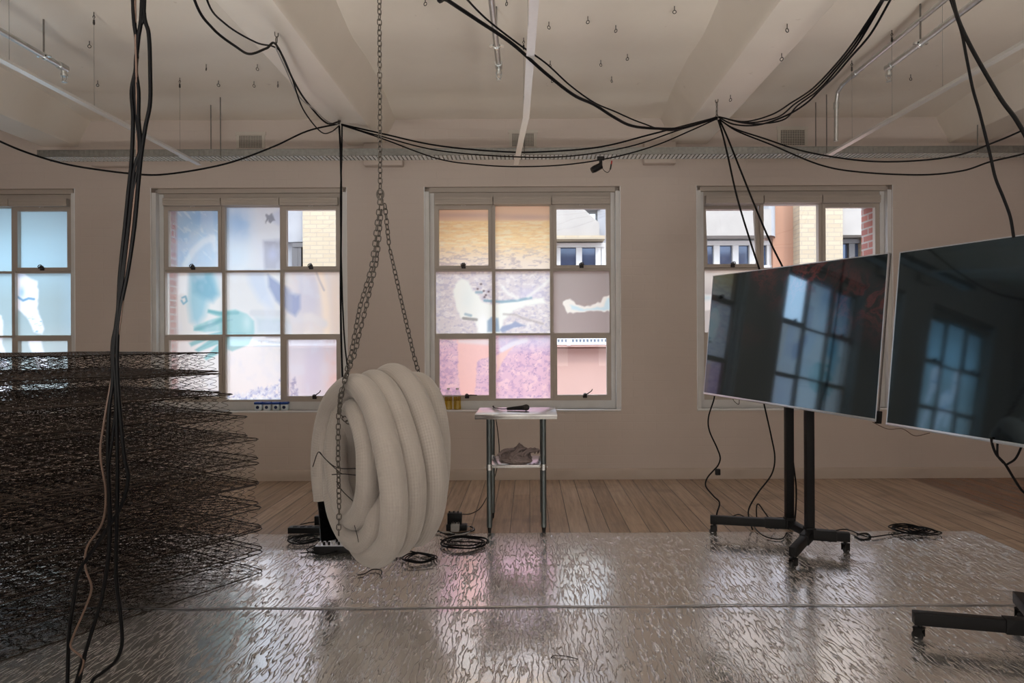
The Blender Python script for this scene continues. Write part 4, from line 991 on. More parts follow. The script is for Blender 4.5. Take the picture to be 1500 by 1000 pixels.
# wire ties through the coil
for pts in ([(55, 495, 4.1), (80, 430, 4.0), (110, 460, 3.98), (165, 500, 3.97), (250, 503, 3.95)], [(85, 432, 3.99), (130, 480, 3.96), (175, 520, 3.95), (190, 528, 3.95)], [(140, 530, 3.96), (190, 527, 3.94), (250, 533, 3.95)],
            [(160, 560, 3.96), (185, 600, 3.95), (220, 635, 3.96), (245, 658, 3.98)]):
    o = MB().tube(smooth_path([Q(*p) for p in pts], 5), .0028, 6).build('wire_tie', M['dark'], hr); o.matrix_parent_inverse = inv
for pts in ([(240, 755, 3.78), (252, 800, 3.79), (258, 830, 3.79)], [(280, 870, 3.87), (300, 900, 3.79), (315, 917, 3.765)]):
    o = MB().tube(smooth_path([Q(*p) for p in pts], 5), .002, 6).build('stitch_wire', M['dark'], hr); o.matrix_parent_inverse = inv

# split chains
sh = jn+Vector((0, 0, .03))
tag(MB().tube([sh+Vector((.018*math.cos(a), 0, .028*math.sin(a))) for a in [i*2*PI/16 for i in range(16)]], .006, 8, closed=True).build('shackle', M['chain']), 'steel shackle joining the long chain to its strands', 'shackle')
chain([jn, P(545, 390, 3.95), P(527, 450, 3.93), P(514, 520, 3.92), P(503, 565, 3.9), Q(172, 240, 3.9), Q(175, 262, 3.9), Q(205, 290, 3.92), Q(235, 320, 3.98), Q(260, 360, 4.1)], 'left strand looping through the mouth of the hose coil')
chain([jn+Vector((.012, 0, 0)), P(552, 380, 4.0), P(536, 450, 3.98), P(519, 520, 3.96), P(505, 556, 3.92), Q(178, 180, 3.93), Q(172, 260, 3.9)], 'second strand twisted closely beside the left one')
chain([Q(170, 235, 3.9), Q(168, 320, 3.9), Q(167, 450, 3.9), Q(170, 560, 3.9), Q(172, 680, 3.91), Q(170, 798, 3.92)], 'loose chain tail hanging down the left face of the hose coil')
chain([jn+Vector((.02, .03, -.02)), P(570, 360, 4.12), P(590, 450, 4.2), P(606, 520, 4.28), P(614, 548, 4.32), P(616, 575, 4.36)], 'right strand of the chain running behind the hose coil')

# ------------------------------------------------------------------ SWAGGED CABLES
BK = M['cable']; GRP = 'black cables swagged under the ceiling'
H1, H2 = (497, 182, 6.3), (1050, 172, 5.8)
def sw(pts, r, label, mat=None, grp=GRP):
    # the run continues out of the photograph up to the ceiling
    w = [p if isinstance(p, Vector) else P(*p) for p in pts]
    def out_of(p): return not isinstance(p, Vector) and (p[1] <= 2 or p[0] < 0 or p[0] > 1505)
    def lead(a, b):
        d = (a-b); d.z = 0; d = d.normalized() if d.length > 1e-4 else Vector((0, -1, 0)); h = CEIL-.004-a.z
        return [a+d*.35*h+Vector((0, 0, h*.5)), a+d*.5*h+Vector((0, 0, h))]
    if out_of(pts[0]): w = list(reversed(lead(w[0], w[1])))+w
    if out_of(pts[-1]) and pts[-1][1] < 305: w = w+lead(w[-1], w[-2])
    pts = w
    return cable('hanging_cable', pts, r, mat or BK, label, grp)
def ramp(pts, y0, y1):
    n = len(pts)-1; return [(p[0], p[1], y0+(y1-y0)*i/n) for i, p in enumerate(pts)]
sw(ramp([(285, 0), (312, 42), (345, 68), (366, 79), (390, 71), (405, 66)], 3.5, 4.5)+ramp([(430, 118), (450, 150), (478, 180), (497, 178)], 5.1, 6.3), .0075, 'black cable hanging from the top left down through the hooks on the left beam')
sw(ramp([(302, -4), (330, 35), (375, 62), (400, 68)], 3.5, 4.5)+ramp([(412, 78), (427, 112), (444, 160), (470, 193), (485, 193), (497, 184)], 4.6, 6.3), .0055, 'thinner cable above its neighbour, threading the same hooks on the left beam')
sw(ramp([(404, 70), (418, 100), (437, 140), (460, 160), (480, 178), (497, 182)], 4.5, 6.3), .005, 'short grey cable between the two hooks of the left beam', M['greyc'])
sw(ramp([(-60, 175), (0, 207), (53, 228), (110, 243), (190, 254), (245, 255), (330, 240), (400, 215), (450, 192), (497, 181)], 4.6, 6.3), .0075, 'long black cable sagging from the left edge past the cable tray to the beam hook')
sw(ramp([(500, 182), (557, 195), (640, 213), (735, 222), (800, 222), (880, 215), (960, 195), (1050, 172)], 6.3, 5.8), .0075, 'black cable with the least sag between the two middle beams')
sw(ramp([(500, 183), (560, 200), (640, 220), (740, 229), (830, 229), (920, 215), (990, 192), (1050, 172)], 6.3, 5.8), .006, 'black cable of middle sag between the two middle beams')
sw(ramp([(500, 183), (560, 203), (640, 232), (700, 241), (760, 244), (830, 241), (900, 230), (960, 213), (1010, 192), (1050, 174)], 6.3, 5.8), .006, 'black cable sagging lowest between the two middle beams, below the tray')
sw(ramp([(640, -12), (655, 0), (700, 30), (750, 64), (800, 108), (840, 139), (870, 153), (900, 172), (925, 184), (960, 188), (1000, 187), (1050, 172)], 3.2, 5.8), .0105, 'thick black cable crossing the middle bay from the top to the right beam hook')
sw(ramp([(670, -20), (685, 0), (715, 30), (760, 65), (800, 93), (835, 125), (870, 150), (900, 163), (940, 180), (985, 191), (1050, 174)], 3.2, 5.8), .0055, 'thin black cable above the thick one across the middle bay')
for i, (dx, l) in enumerate(((0, 'leftmost black cable of the bundle rising from the right beam hook to the top'), (4, 'middle black cable of the bundle rising from the right beam hook to the top'), (8, 'rightmost of the tight cable bundle rising from the right beam hook'))):
    sw(ramp([(1298+dx*.4, -12), (1290+dx*.4, 2), (1250+dx, 62), (1222+dx, 97), (1190+dx, 130+dx*.3), (1160+dx, 150+dx*.6), (1130+dx*2, 168+dx), (1090+dx, 178+dx*.4), (1053, 171)], 3.3, 5.8), .006, l)
sw(ramp([(1312, -14), (1304, 0), (1275, 50), (1245, 85), (1222, 112), (1205, 128), (1180, 152), (1150, 170), (1110, 183), (1075, 182), (1053, 172)], 3.3, 5.8), .0065, 'black cable held apart from the bundle, lowest one rising from the right beam hook')
sw(ramp([(1054, 175), (1075, 188), (1120, 203), (1180, 222), (1260, 235), (1330, 236), (1400, 228), (1460, 207), (1500, 190), (1560, 165)], 5.8, 4.8), .0065, 'black cable sagging across the tray from the right beam hook to the right edge')
sw(ramp([(1054, 175), (1080, 192), (1130, 212), (1200, 241), (1260, 252), (1350, 256), (1410, 250), (1450, 237), (1500, 225), (1560, 205)], 5.8, 4.8), .0065, 'black cable sagging lowest from the right beam hook to the right edge')
sw(ramp([(1052, 176), (1058, 195), (1066, 228), (1080, 290), (1098, 350), (1113, 396)], 5.8, 5.3), .0075, 'left one of the two cables dropping from the beam hook to the first television')
sw(ramp([(1054, 176), (1065, 200), (1085, 250), (1110, 312), (1130, 358), (1148, 394)], 5.8, 5.1), .0075, 'right one of the two cables dropping from the beam hook to the first television')
sw(ramp([(1388, -20), (1393, 0), (1408, 45), (1416, 85), (1425, 130), (1435, 165), (1450, 225), (1458, 260), (1470, 290), (1480, 318), (1485, 348)], 3.2, 3.05), .0065, 'cable dropping from the top right to the second television')
sw(ramp([(1392, -20), (1397, 5), (1404, 30), (1420, 65), (1445, 110), (1468, 148), (1490, 178), (1512, 222), (1530, 300)], 3.2, 2.6), .0085, 'thick cable dropping from the top right out past the right edge')
for dx, l in ((0, 'left one of the pair of cables hanging straight down behind the hose coil'), (4, 'right one of the pair of cables hanging straight down behind the hose coil')):
    a = P(497+dx, 184, 6.3)
    sw([a, P(499+dx*.4, 230, 6.3), P(500-dx*.3, 300, 6.3), P(499+dx*.5, 420, 6.3), P(500+dx*1.2, 500, 6.3), P(502+dx*2.2, 560, 6.3), P(505+dx, 640, 6.3), Vector((a.x+.05, 6.28, .25)), Vector((a.x+.06+dx*.01, 6.2, .012)), Vector((a.x+.02+dx*.02, 5.9, .008))], .009 if dx == 0 else .007, l)
# chains and hooks holding the cables to the beams
for (px, py, n, l) in ((405, 47, 62, 'short chain and ring on the left beam nearer the camera'), (497, 160, 180, 'short chain and ring on the left beam next to the window wall'), (1050, 137, 174, 'short chain and ring under the right middle beam')):
    Y = {405: 4.5, 497: 6.3, 1050: 5.8}[px]
    b = P(px, n, Y); t = Vector((b.x, b.y, BB))
    mb = chain_mb([t+Vector((0, 0, .012)), b+Vector((0, 0, -.005))], L=.042, W=.024, r=.0034)
    tag(mb.build('beam_hook_chain', M['chain']), l, 'chain', 'short cable chains under the beams')

# ------------------------------------------------------------------ FOREGROUND CABLE BUNDLE
FG = 'cables hanging in front of the spring stack'
def fg(pts, r, label, mat=None, Y0=2.55, Y1=2.8):
    w = [P(p[0], p[1], Y0+(Y1-Y0)*min(1, max(0, p[1]/900))) for p in pts]
    t = w[0]; w = [Vector((t.x, t.y, CEIL-.005)), Vector((t.x, t.y, (CEIL+t.z)/2))]+w
    e = w[-1]; w += [Vector((e.x+.03, e.y-.06, .012)), Vector((e.x+.10, e.y-.2, .012)), Vector((e.x-.05, e.y-.4, .012))]
    return cable('hanging_cable', w, r, mat or BK, label, FG, n=7)
fg([(195, 0), (200, 60), (199, 100), (193, 133), (195, 173), (193, 233), (188, 283), (183, 333), (176, 400), (172, 466), (165, 506), (165, 560), (160, 600), (158, 666), (160, 720), (160, 790), (157, 830), (148, 880), (130, 940), (113, 995)], .0075, 'black cable in the left bundle that ends bottom centre of its loops')
fg([(208, 0), (202, 60), (199, 100), (203, 133), (203, 173), (206, 216), (197, 250), (188, 333), (178, 410), (171, 473), (167, 520), (170, 573), (172, 666), (172, 740), (170, 840), (176, 895), (179, 935), (176, 955), (168, 970), (150, 985), (135, 998)], .0075, 'black cable in the left bundle bending back left near the floor')
fg([(210, 0), (218, 50), (220, 100), (220, 150), (213, 187), (207, 227), (203, 267), (197, 333), (187, 400), (177, 450), (172, 500), (173, 566), (182, 666), (188, 700), (178, 740), (160, 770), (140, 800), (115, 840), (108, 880), (101, 930), (99, 995)], .0075, 'black cable in the left bundle bowing out to the right at the top')
fg([(212, 0), (205, 43), (200, 90), (197, 125), (201, 180), (204, 230), (194, 290), (187, 350), (181, 405), (173, 450), (168, 490), (166, 530), (171, 580), (165, 640), (159, 690), (162, 760), (158, 830), (147, 885), (131, 935), (117, 996)], .006, 'thinner black cable twisted through the middle of the left bundle')
fg([(198, 0), (201, 200), (196, 300), (175, 480), (166, 540), (152, 620), (147, 666), (155, 720), (150, 765), (128, 800), (125, 830), (134, 860), (125, 890), (108, 930), (104, 948), (122, 965), (118, 985), (110, 998)], .0042, 'thin brown cable winding through the left bundle', M['brown'])

# ------------------------------------------------------------------ SPRING UNITS
def spring_stack():
    W, L, H = 1.42, 2.12, .128
    pitch = .089
    nxc = int(W/pitch); nyc = int(L/pitch)
    sx, sy = W/nxc, L/nyc
    c0 = MB(); pts = []
    turns = 3.5; ns = int(turns*9)
    for i in range(ns+1):
        t = i/ns; a = 2*PI*turns*t; h = t
        r = .018+(.0405-.018)*abs(2*t-1)**1.4
        pts.append(Vector((r*math.cos(a), r*math.sin(a), .004+(H-.008)*t)))
    c0.tube(pts, .0016, 3, caps=False)
    for z in (.003, H-.003):   # full end rings
        c0.tube([Vector((.0405*math.cos(a), .0405*math.sin(a), z)) for a in [i*2*PI/12 for i in range(12)]], .0015, 3, closed=True)
    def border(z, name):
        r = .06; pts = []
        for (cx, cy, a0) in ((W-r, L-r, 0), (r, L-r, PI/2), (r, r, PI), (W-r, r, 3*PI/2)):
            for i in range(6): a = a0+PI/2*i/5; pts.append(Vector((cx+r*math.cos(a), cy+r*math.sin(a), z)))
        # extra points along the sides let the wire wander
        out = []
        for a, b in zip(pts, pts[1:]+pts[:1]):
            n = max(1, int((b-a).length/.12))
            for k in range(n):
                q = a.lerp(b, k/n); out.append(q+Vector((random.uniform(-1, 1)*.002, random.uniform(-1, 1)*.002, random.uniform(-1, 1)*.002)))
        return MB().tube(out, .0032, 6, closed=True)
    # helical lacing wires between coil rows
    def lacing(z):
        mb = MB()
        for j in range(1, nyc):
            y = j*sy; n = int(W/.013)
            mb.tube([Vector((W*i/n, y+.0045*math.cos(i*2.1), z+.0045*math.sin(i*2.1))) for i in range(n+1)], .0013, 3, caps=False)
        return mb
    cells = [(i, j) for i in range(nxc) for j in range(nyc)]
    # local corner (0,0) is the visible right-hand corner; x runs away to the back left, y towards the camera
    near = sorted(cells, key=lambda c: (c[0]+.5)*1.5+(c[1]+.5)*.62)[:100]
    ns_ = set(near); rest = [c for c in cells if c not in ns_]
    sm = MB()
    for (i, j) in rest:
        a = random.random()*6.28; ca, sa = math.cos(a), math.sin(a); ox = (i+.5)*sx; oy = (j+.5)*sy
        tx, ty = random.uniform(-.05, .05), random.uniform(-.05, .05)
        sm.add([(v[0]*ca-v[1]*sa+ox+tx*v[2], v[0]*sa+v[1]*ca+oy+ty*v[2], v[2]) for v in c0.v], c0.f)
    lac = lacing(.003); lac.add(lacing(H-.003).v, lacing(H-.003).f)
    cm = c0.build('coil_spring', M['spring']); cme = cm.data; bpy.data.objects.remove(cm)
    def mesh_of(mb, nm):
        o = mb.build(nm, M['spring']); me = o.data; bpy.data.objects.remove(o); return me
    m_rest = mesh_of(sm, 'coil_springs'); m_lac = mesh_of(lac, 'lacing_wires'); m_b1 = mesh_of(border(.0035, ''), 'border_wire'); m_b2 = mesh_of(border(H-.0035, ''), 'border_wire')
    # measured right-hand corners of the layers, bottom to top
    tips = [(388, 0), (388, .14), (387, .28), (383, .42), (384, .555), (383, .70), (367, .84), (345, .98), (328, 1.11), (325, 1.245)]
    names = ['lowest', 'second from the bottom', 'third from the bottom', 'fourth from the bottom', 'fifth from the bottom', 'fifth from the top', 'fourth from the top', 'third from the top', 'second from the top', 'topmost']
    for k, (px, z) in enumerate(tips):
        Y = 4.28+[0, .02, -.01, .03, 0, .04, .06, .10, .14, .16][k]
        X = (px-775)*Y/1000
        root = empty('spring_unit', 'dark metal mattress spring unit, %s in the tall stack at the left' % names[k], 'mattress spring', 'stacked mattress spring units', loc=(X, Y, z+.012))
        # local x -> (-.83,.56) ; local y -> (-.5,-.86): a mirrored frame is avoided by building with axes (y, x)
        ang = math.atan2(.53, -.85)+[0, .03, -.02, .04, -.03, .02, -.05, .03, -.03, .02][k]
        root.rotation_euler = ([0, .004, -.004, .005, -.004, .004, -.006, .006, -.004, .003][k], [0, 0, .006, -.004, .006, -.006, .008, -.008, .006, 0][k], ang)
        def put(nm, me, loc=(0, 0, 0), rot=0, kind=None):
            o = bpy.data.objects.new(nm, me); COL.objects.link(o); o.parent = root; o.location = loc; o.rotation_euler = (0, 0, rot)
            if kind: o['kind'] = kind
            return o
        put('border_wire', m_b1); put('border_wire', m_b2)
        put('coil_springs', m_rest, kind='stuff'); put('lacing_wires', m_lac, kind='stuff')
        for (i, j) in near: put('coil_spring', cme, ((i+.5)*sx, (j+.5)*sy, 0), random.random()*6.28)
spring_stack()

# ------------------------------------------------------------------ STEEL TABLE
def table():
    cx = -.10; yf = 5.11; yb = 5.64
    root = empty('steel_table', 'small stainless steel work table with a lower shelf, under the middle window', 'table', loc=(cx, (yf+yb)/2, 0))
    D = (yb-yf)/2
    t = MB().box(-.31, .31, -D, D, .862, .9, bev=.004); t.build('tabletop', M['steel'], root)
    s = MB().box(-.20, .20, -D+.06, D-.06, .487, .51, bev=.003).build('shelf', M['steel'], root)
    for sx in (-.205, .205):
        for sy in (-D+.045, D-.045):
            l = MB().cyl((sx, sy, .045), (sx, sy, .862), .0205, 20).build('leg', M['leg'], root)
            MB().cyl((sx, sy, 0), (sx, sy, .05), .011, 12, .016).build('foot', M['black'], l)
            MB().cyl((sx, sy, .475), (sx, sy, .52), .0235, 20).cyl((sx-.03, sy, .498), (sx+.03, sy, .498), .005, 8).build('clamp_collar', M['galv'], l)
    # microphone
    m0 = P(771, 598, 5.36); z0 = .9
    rt = empty('microphone', 'black handheld microphone lying on the steel table', 'microphone', loc=(m0.x, 5.36, z0+.026))
    ax = Vector((-1, .22, .0)).normalized()
    MB().lathe([(.0, -.026), (.012, -.023), (.021, -.014), (.0255, 0), (.0235, .012), (.019, .022)], (0, 0, 0), 20, ax).build('grille_head', M['dark'], rt)
    MB().lathe([(.021, .018), (.021, .026), (.019, .028), (.014, .11), (.011, .155), (.006, .16)], (0, 0, 0), 18, Vector((-1, .22, -.085)).normalized()).build('handle', M['black'], rt)
    e = Vector((m0.x, 5.36, z0+.014))+ax*.15
    cable('microphone_cable', [e, e+Vector((-.04, .02, -.004)), Vector((e.x-.10, 5.50, .908)), Vector((e.x-.13, 5.60, .910)), Vector((e.x-.12, 5.67, .885)), P(730, 640, 5.68), P(731, 665, 5.68), P(727, 690, 5.68), P(719, 715, 5.65), P(705, 742, 5.5), P(690, 752, 5.4)+Vector((0, 0, 0)), P(676, 753, 5.3)], .0035, BK, 'thin black cable running from the microphone over the back of the table')
    # cloth on the shelf
    import bmesh
    bm = bmesh.new(); bmesh.ops.create_icosphere(bm, subdivisions=6, radius=1)
    for v in bm.verts:
        d = v.co.normalized(); x, y, z = d
        f = fbm(np.array(x*3+z*2+5), np.array(y*3+z*3+5), 1, 5); g = 1-abs(float(fbm(np.array(x*2.3+y*2+3), np.array(z*4+y*2), 4, 4)))*3.2
        r = 1+float(f)*.45+.28*max(-.6, g)
        h = .078*r*(z if z > 0 else z*.1)*(1.0+.25*math.sin(x*4))
        v.co = Vector((x*.128*(1+.14*float(f)), y*.10*(1+.2*float(f)), max(-.0, h)+.002*max(0, -z)))
    me = bpy.data.meshes.new('crumpled_cloth'); bm.to_mesh(me); bm.free()
    me.polygons.foreach_set('use_smooth', [True]*len(me.polygons)); me.materials.append(M['cloth'])
    c = bpy.data.objects.new('crumpled_cloth', me); COL.objects.link(c); c.location = (P(756, 675, 5.38).x, 5.36, .5105)
    tag(c, 'crumpled taupe cloth lying on the lower shelf of the steel table', 'cloth')
    # loose folds as ribbons on top
    for k in range(9):
        a = random.uniform(-.4, .4); x0 = -.11+.025*k; p = []
        for i in range(7):
            t = i/6; p.append(Vector((x0+.05*math.sin(a*3+t*3)+.05*t, -.085+.12*t*(1 if k % 2 else .8)-.01*k*.2, .045+.042*math.sin(PI*t)+.016*random.random())))
        MB().tube(smooth_path(p, 4), [.006+.006*math.sin(PI*i/24) for i in range(25)], 7).build('fold', M['cloth'], c)
table()

# ------------------------------------------------------------------ SILL THINGS
def bottle(px, label):
    x = (px-775)*7.165/1000
    rt = empty('oil_bottle', label, 'bottle', 'yellow bottles on the window sill', loc=(x, 7.165, ZB))
    MB().lathe([(.030, 0), (.038, .004), (.040, .02), (.038, .07), (.040, .12), (.038, .155), (.022, .19), (.013, .20), (.013, .215)], (0, 0, 0), 20).build('bottle_body', M['bottle'], rt)
    MB().lathe([(.028, .003), (.036, .006), (.0375, .02), (.036, .07), (.0375, .12), (.037, .135)], (0, 0, 0), 20).build('oil', M['oil'], rt)
    MB().lathe([(.015, .21), (.015, .226), (.013, .228)], (0, 0, 0), 16).build('bottle_cap', M['white'], rt)
bottle(643.5, 'yellow oil bottle on the sill, partly hidden by the hose coil'); bottle(656.5, 'yellow oil bottle on the sill, between its two neighbours'); bottle(669.5, 'yellow oil bottle on the sill, the one nearest the steel table')
jl = ['farthest left', 'second from the left', 'third from the left', 'nearest the hose coil']
for k, px in enumerate((378.5, 391.5, 405, 417)):
    x = (px-775)*7.165/1000
    rt = empty('lidded_jar', 'small blue lidded jar on the window sill, %s' % jl[k], 'jar', 'blue lidded jars on the window sill', loc=(x, 7.165, ZB))
    MB().bbox(0, 0, .034, .037, .03, .034, .012).build('jar_body', M['jar'], rt)
    MB().bbox(0, 0, .078, .040, .033, .013, .008).build('lid', M['blue'], rt)
    MB().lathe([(.017, 0), (.017, .002)], (0, -.0305, .036), 18, (0, -1, 0)).build('label_patch', M['bluel'], rt)

# ------------------------------------------------------------------ TELEVISIONS AND STANDS
def tv(center, yaw, pitch, roll, W, H, label, scr, ir, name_loc):
    r = Vector((math.cos(yaw), math.sin(yaw), 0)); n = Vector((math.sin(yaw), -math.cos(yaw), 0)); up = Vector((0, 0, 1))
    up2 = up*math.cos(pitch)-n*math.sin(pitch); r2 = r*math.cos(roll)+up2*math.sin(roll); nn = (n*math.cos(pitch)+up*math.sin(pitch)).normalized()
    u3 = nn.cross(r2); u3 = u3 if u3.z > 0 else -u3
    Mx = Matrix.Identity(4)
    for i in range(3): Mx[i][0] = r2[i]; Mx[i][1] = -nn[i]; Mx[i][2] = u3[i]; Mx[i][3] = center[i]
    root = empty('television', label, 'television'); root.matrix_world = Mx
    b = .006
    MB().box(-W/2, W/2, .004, .022, -H/2, H/2, bev=.003).build('rear_shell', M['black'], root)
    MB().box(-W/2+.10, W/2-.10, .022, .06, -H/2+.05, H/2-.30, bev=.012).build('electronics_housing', M['black'], root)
    MB().box(-W/2+b, W/2-b, .0, .004, -H/2+.014, H/2-b).build('screen', scr, root, smooth=False)
    f = MB().box(-W/2, -W/2+b, -.002, .022, -H/2, H/2).box(W/2-b, W/2, -.002, .022, -H/2, H/2).box(-W/2, W/2, -.002, .022, H/2-b, H/2)
    tag(f.build('bezel', M['silver'], root, smooth=False))
    tag(MB().box(-W/2, W/2, -.004, .022, -H/2-.002, -H/2+.014, bev=.002).build('bottom_trim', M['silver'], root), 'bright silver strip along the bottom edge')
    if ir: MB().box(W/2-.012, W/2+.012, .0, .03, -H/2-.012, -H/2+.06, bev=.003).build('sensor_box', M['black'], root)
    # mount behind
    MB().box(-.28, -.24, .06, .085, -.28, .28).box(.24, .28, .06, .085, -.28, .28).box(-.30, .30, .085, .10, -.05, .05).build('mount_bracket', M['blackm'], root, smooth=False)
    return root
def caster(p, parent, ang):
    x, y = p
    M_ = Matrix.Translation((x, y, 0)) @ Matrix.Rotation(ang, 4, 'Z')
    f = MB().cyl(M_ @ Vector((0, 0, .066)), M_ @ Vector((0, 0, .082)), .011, 10)
    f.box(-.016, .026, -.020, -.016, .022, .068, mat=M_, bev=.002); f.box(-.016, .026, .016, .020, .022, .068, mat=M_, bev=.002); f.box(-.018, .028, -.020, .020, .062, .070, mat=M_, bev=.002)
    c = f.build('caster', M['black'], parent)
    w = MB().lathe([(.008, -.012), (.022, -.012), (.0255, -.007), (.0255, .007), (.022, .012), (.008, .012)], M_ @ Vector((.012, 0, .0255)), 20, M_.to_3x3() @ Vector((0, 1, 0))).build('wheel', M['rubber'], c)
    MB().lathe([(.009, -.0165), (.009, .0165)], M_ @ Vector((.012, 0, .0255)), 12, M_.to_3x3() @ Vector((0, 1, 0))).build('hub', M['silver'], c)
def stand(off, label, top, tvyaw, tvc):
    root = empty('tv_stand', label, 'tv stand', 'black wheeled television stands', loc=(off.x+1.9, off.y+4.8, 0)); inv = Matrix.Translation((-(off.x+1.9), -(off.y+4.8), 0))
    o3 = Vector((off.x, off.y, 0))
    p1 = Vector((1.885, 4.96, 0))+o3; p2 = Vector((1.925, 4.70, 0))+o3
    tips = [(Vector((1.345, 5.09, 0)), p1-o3), (Vector((2.165, 4.62, 0)), p2-o3), (Vector((1.655, 4.30, 0)), p2-o3), (Vector((2.03, 5.34, 0)), p1-o3)]
    def fixp(o): o.matrix_parent_inverse = inv; return o
    for t, h in tips:
        t = t+o3; h = h+o3; d = (t-h); L = d.length; ang = math.atan2(d.y, d.x)
        m = Matrix.Translation((h.x, h.y, 0)) @ Matrix.Rotation(ang, 4, 'Z')
        fixp(MB().box(-.02, L, -.025, .025, .083, .143, mat=m, bev=.004).build('leg', M['blackm'], root))
        sl = fixp(MB().box(-.03, .17, -.030, .030, .078, .148, mat=m, bev=.003).cyl(m @ Vector((.08, 0, .07)), m @ Vector((.08, 0, .08)), .008, 8).cyl(m @ Vector((.13, 0, .07)), m @ Vector((.13, 0, .08)), .008, 8).build('leg_socket', M['blackm'], root))
        q = m @ Vector((L-.03, 0, 0)); n0 = len(bpy.data.objects)
        caster((q.x, q.y), root, ang+random.uniform(-.8, .8))
    d = p2-p1; a = math.atan2(d.y, d.x); m = Matrix.Translation((p1.x, p1.y, 0)) @ Matrix.Rotation(a, 4, 'Z')
    fixp(MB().box(0, d.length, -.03, .03, .09, .14, mat=m, bev=.004).build('base_bar', M['blackm'], root))
    for p in (p1, p2):
        fixp(MB().box(p.x-.028, p.x+.028, p.y-.028, p.y+.028, .10, top, bev=.006).build('post', M['blackm'], root))
        fixp(MB().box(p.x-.034, p.x+.034, p.y-.034, p.y+.034, .09, .16, bev=.004).build('post_collar', M['blackm'], root))
    # crossbar joining the posts at mount height and arm to the television
    mid = (p1+p2)/2
    m2 = Matrix.Translation((mid.x, mid.y, 0)) @ Matrix.Rotation(a, 4, 'Z')
    fixp(MB().box(-d.length/2, d.length/2, -.02, .02, 1.42, 1.52, mat=m2, bev=.003).build('crossbar', M['blackm'], root))
    c = Vector(tvc); nrm = Vector((math.sin(tvyaw), -math.cos(tvyaw), 0))
    e = c-nrm*.10; e.z = 1.47
    s = Vector((mid.x, mid.y, 1.47))
    fixp(MB().tube([s, e], .025, 12).build('mount_arm', M['blackm'], root))
    for ch in root.children:
        if ch.name.startswith('caster'): ch.matrix_parent_inverse = inv
stand(Vector((0, 0, 0)), 'black television stand on casters standing on the foil edge, fully visible base', 1.75, -1.246, (1.7466, 4.7476, 1.4791))
stand(Vector((.50, -1.80, 0)), 'black television stand at the right edge of which one leg shows', 1.75, -1.284, (2.2834, 2.9741, 1.45))
tv((1.7466, 4.7476, 1.4791), -1.246, .0872, -.0154, 1.761, .97, 'large dark television with window reflections, in front of the right window', M['screen'], True, None)
tv((2.2834, 2.9741, 1.4494), -1.2841, .0938, -.0094, 1.76, .97, 'large dark television cut off by the right edge of the photo', M['screen2'], False, None)

# cables under the televisions
G2 = 'cables dangling from the televisions'
def dc(pts, r, label): return cable('dangling_cable', pts, r, BK, label, G2)
dc([(1046, 572, 5.52), (1046, 584, 5.52), (1038, 610, 5.52), (1039, 630, 5.5), (1050, 655, 5.48), (1055, 670, 5.46), (1052, 681, 5.46), (1046, 688, 5.46), (1036, 700, 5.46), (1034, 712, 5.44), (1045, 726, 5.4), (1054, 736, 5.36), (1050, 752, 5.3), (1048, 770, 5.3)], .006, 'wavy cable dangling from the left corner of the first television')
pl = P(1051, 690, 5.45)
tag(MB().box(pl.x-.018, pl.x+.022, pl.y-.015, pl.y+.015, pl.z-.03, pl.z+.02, bev=.006).build('cable_plug', M['black']), 'black plug hanging halfway down the wavy television cable', 'plug')
dc([(1118, 585, 5.35), (1120, 595, 5.35), (1130, 640, 5.33), (1135, 670, 5.3), (1130, 695, 5.28), (1110, 722, 5.26), (1097, 745, 5.25), (1098, 762, 5.24), (1104, 780, 5.2)], .006, 'curved cable dangling left of the stand posts to the floor')
dc([(1158, 610, 5.05), (1161, 666, 5.05), (1166, 710, 5.03), (1166, 740, 5.02), (1164, 768, 5.05)], .006, 'cable running down between the two stand posts')
dc([(1452, 640, 3.2), (1454, 652, 3.2), (1460, 666, 3.2), (1472, 679, 3.2), (1485, 700, 3.2), (1497, 718, 3.2), (1512, 730, 3.2)], .006, 'longest cable hanging below the second television')
dc([(1462, 640, 3.2), (1461, 655, 3.2), (1462, 668, 3.2), (1470, 678, 3.2)], .005, 'short cable loop left below the second television')
dc([(1498, 645, 3.12), (1495, 657, 3.12), (1487, 672, 3.14), (1475, 680, 3.17)], .005, 'short cable curving up to the right below the second television')
dc([(1073, 583, 5.45), (1076, 588, 5.45), (1082, 592, 5.45), (1083, 585, 5.45)], .0025, 'tiny wire loop under the first television')
cable('thin_wire', [(1278, 618, 4.0), (1300, 628, 3.95), (1322, 628, 3.8), (1340, 638, 3.7), (1362, 634, 3.6)], .0022, M['brown'], 'fine brown wire sagging between the two televisions')

# floor cables
G3 = 'cable loops on the floor'
def loops(cx, cy, rx, n, seed, label, tail=None, r=.0045, sq=None):
    """round coil of cable lying at floor point under photo point (cx,cy), rx metres radius"""
    rnd = random.Random(seed); c = PZ(cx, cy, .012); pts = []
    for k in range(n*14+1):
        a = k/14*2*PI; q = int(k/14)
        rr = rx*(1-.36*((q*37+seed) % 5)/5)*(1+.10*math.sin(a*.5+q*1.3+seed)+.05*math.sin(a*1.7+seed))
        pts.append(Vector((c.x+rr*math.cos(a)+.012*math.sin(q*2.1), c.y+rr*.95*math.sin(a)+.012*math.cos(q*1.7), .018+.0045*(k % (n*14))/14+.004*math.sin(a*3+seed))))
    if tail: pts += [PZ(t[0], t[1], .02) for t in tail]
    return cable('cable_loop', pts, r, BK, label, G3, n=3)
loops(680, 797, .165, 4, 1, 'big round coil of black cable on the foil below the table', [(655, 792), (645, 790)])
loops(615, 819, .115, 3, 2, 'smaller oval cable coil on the foil right below the hose coil', [(598, 806)])
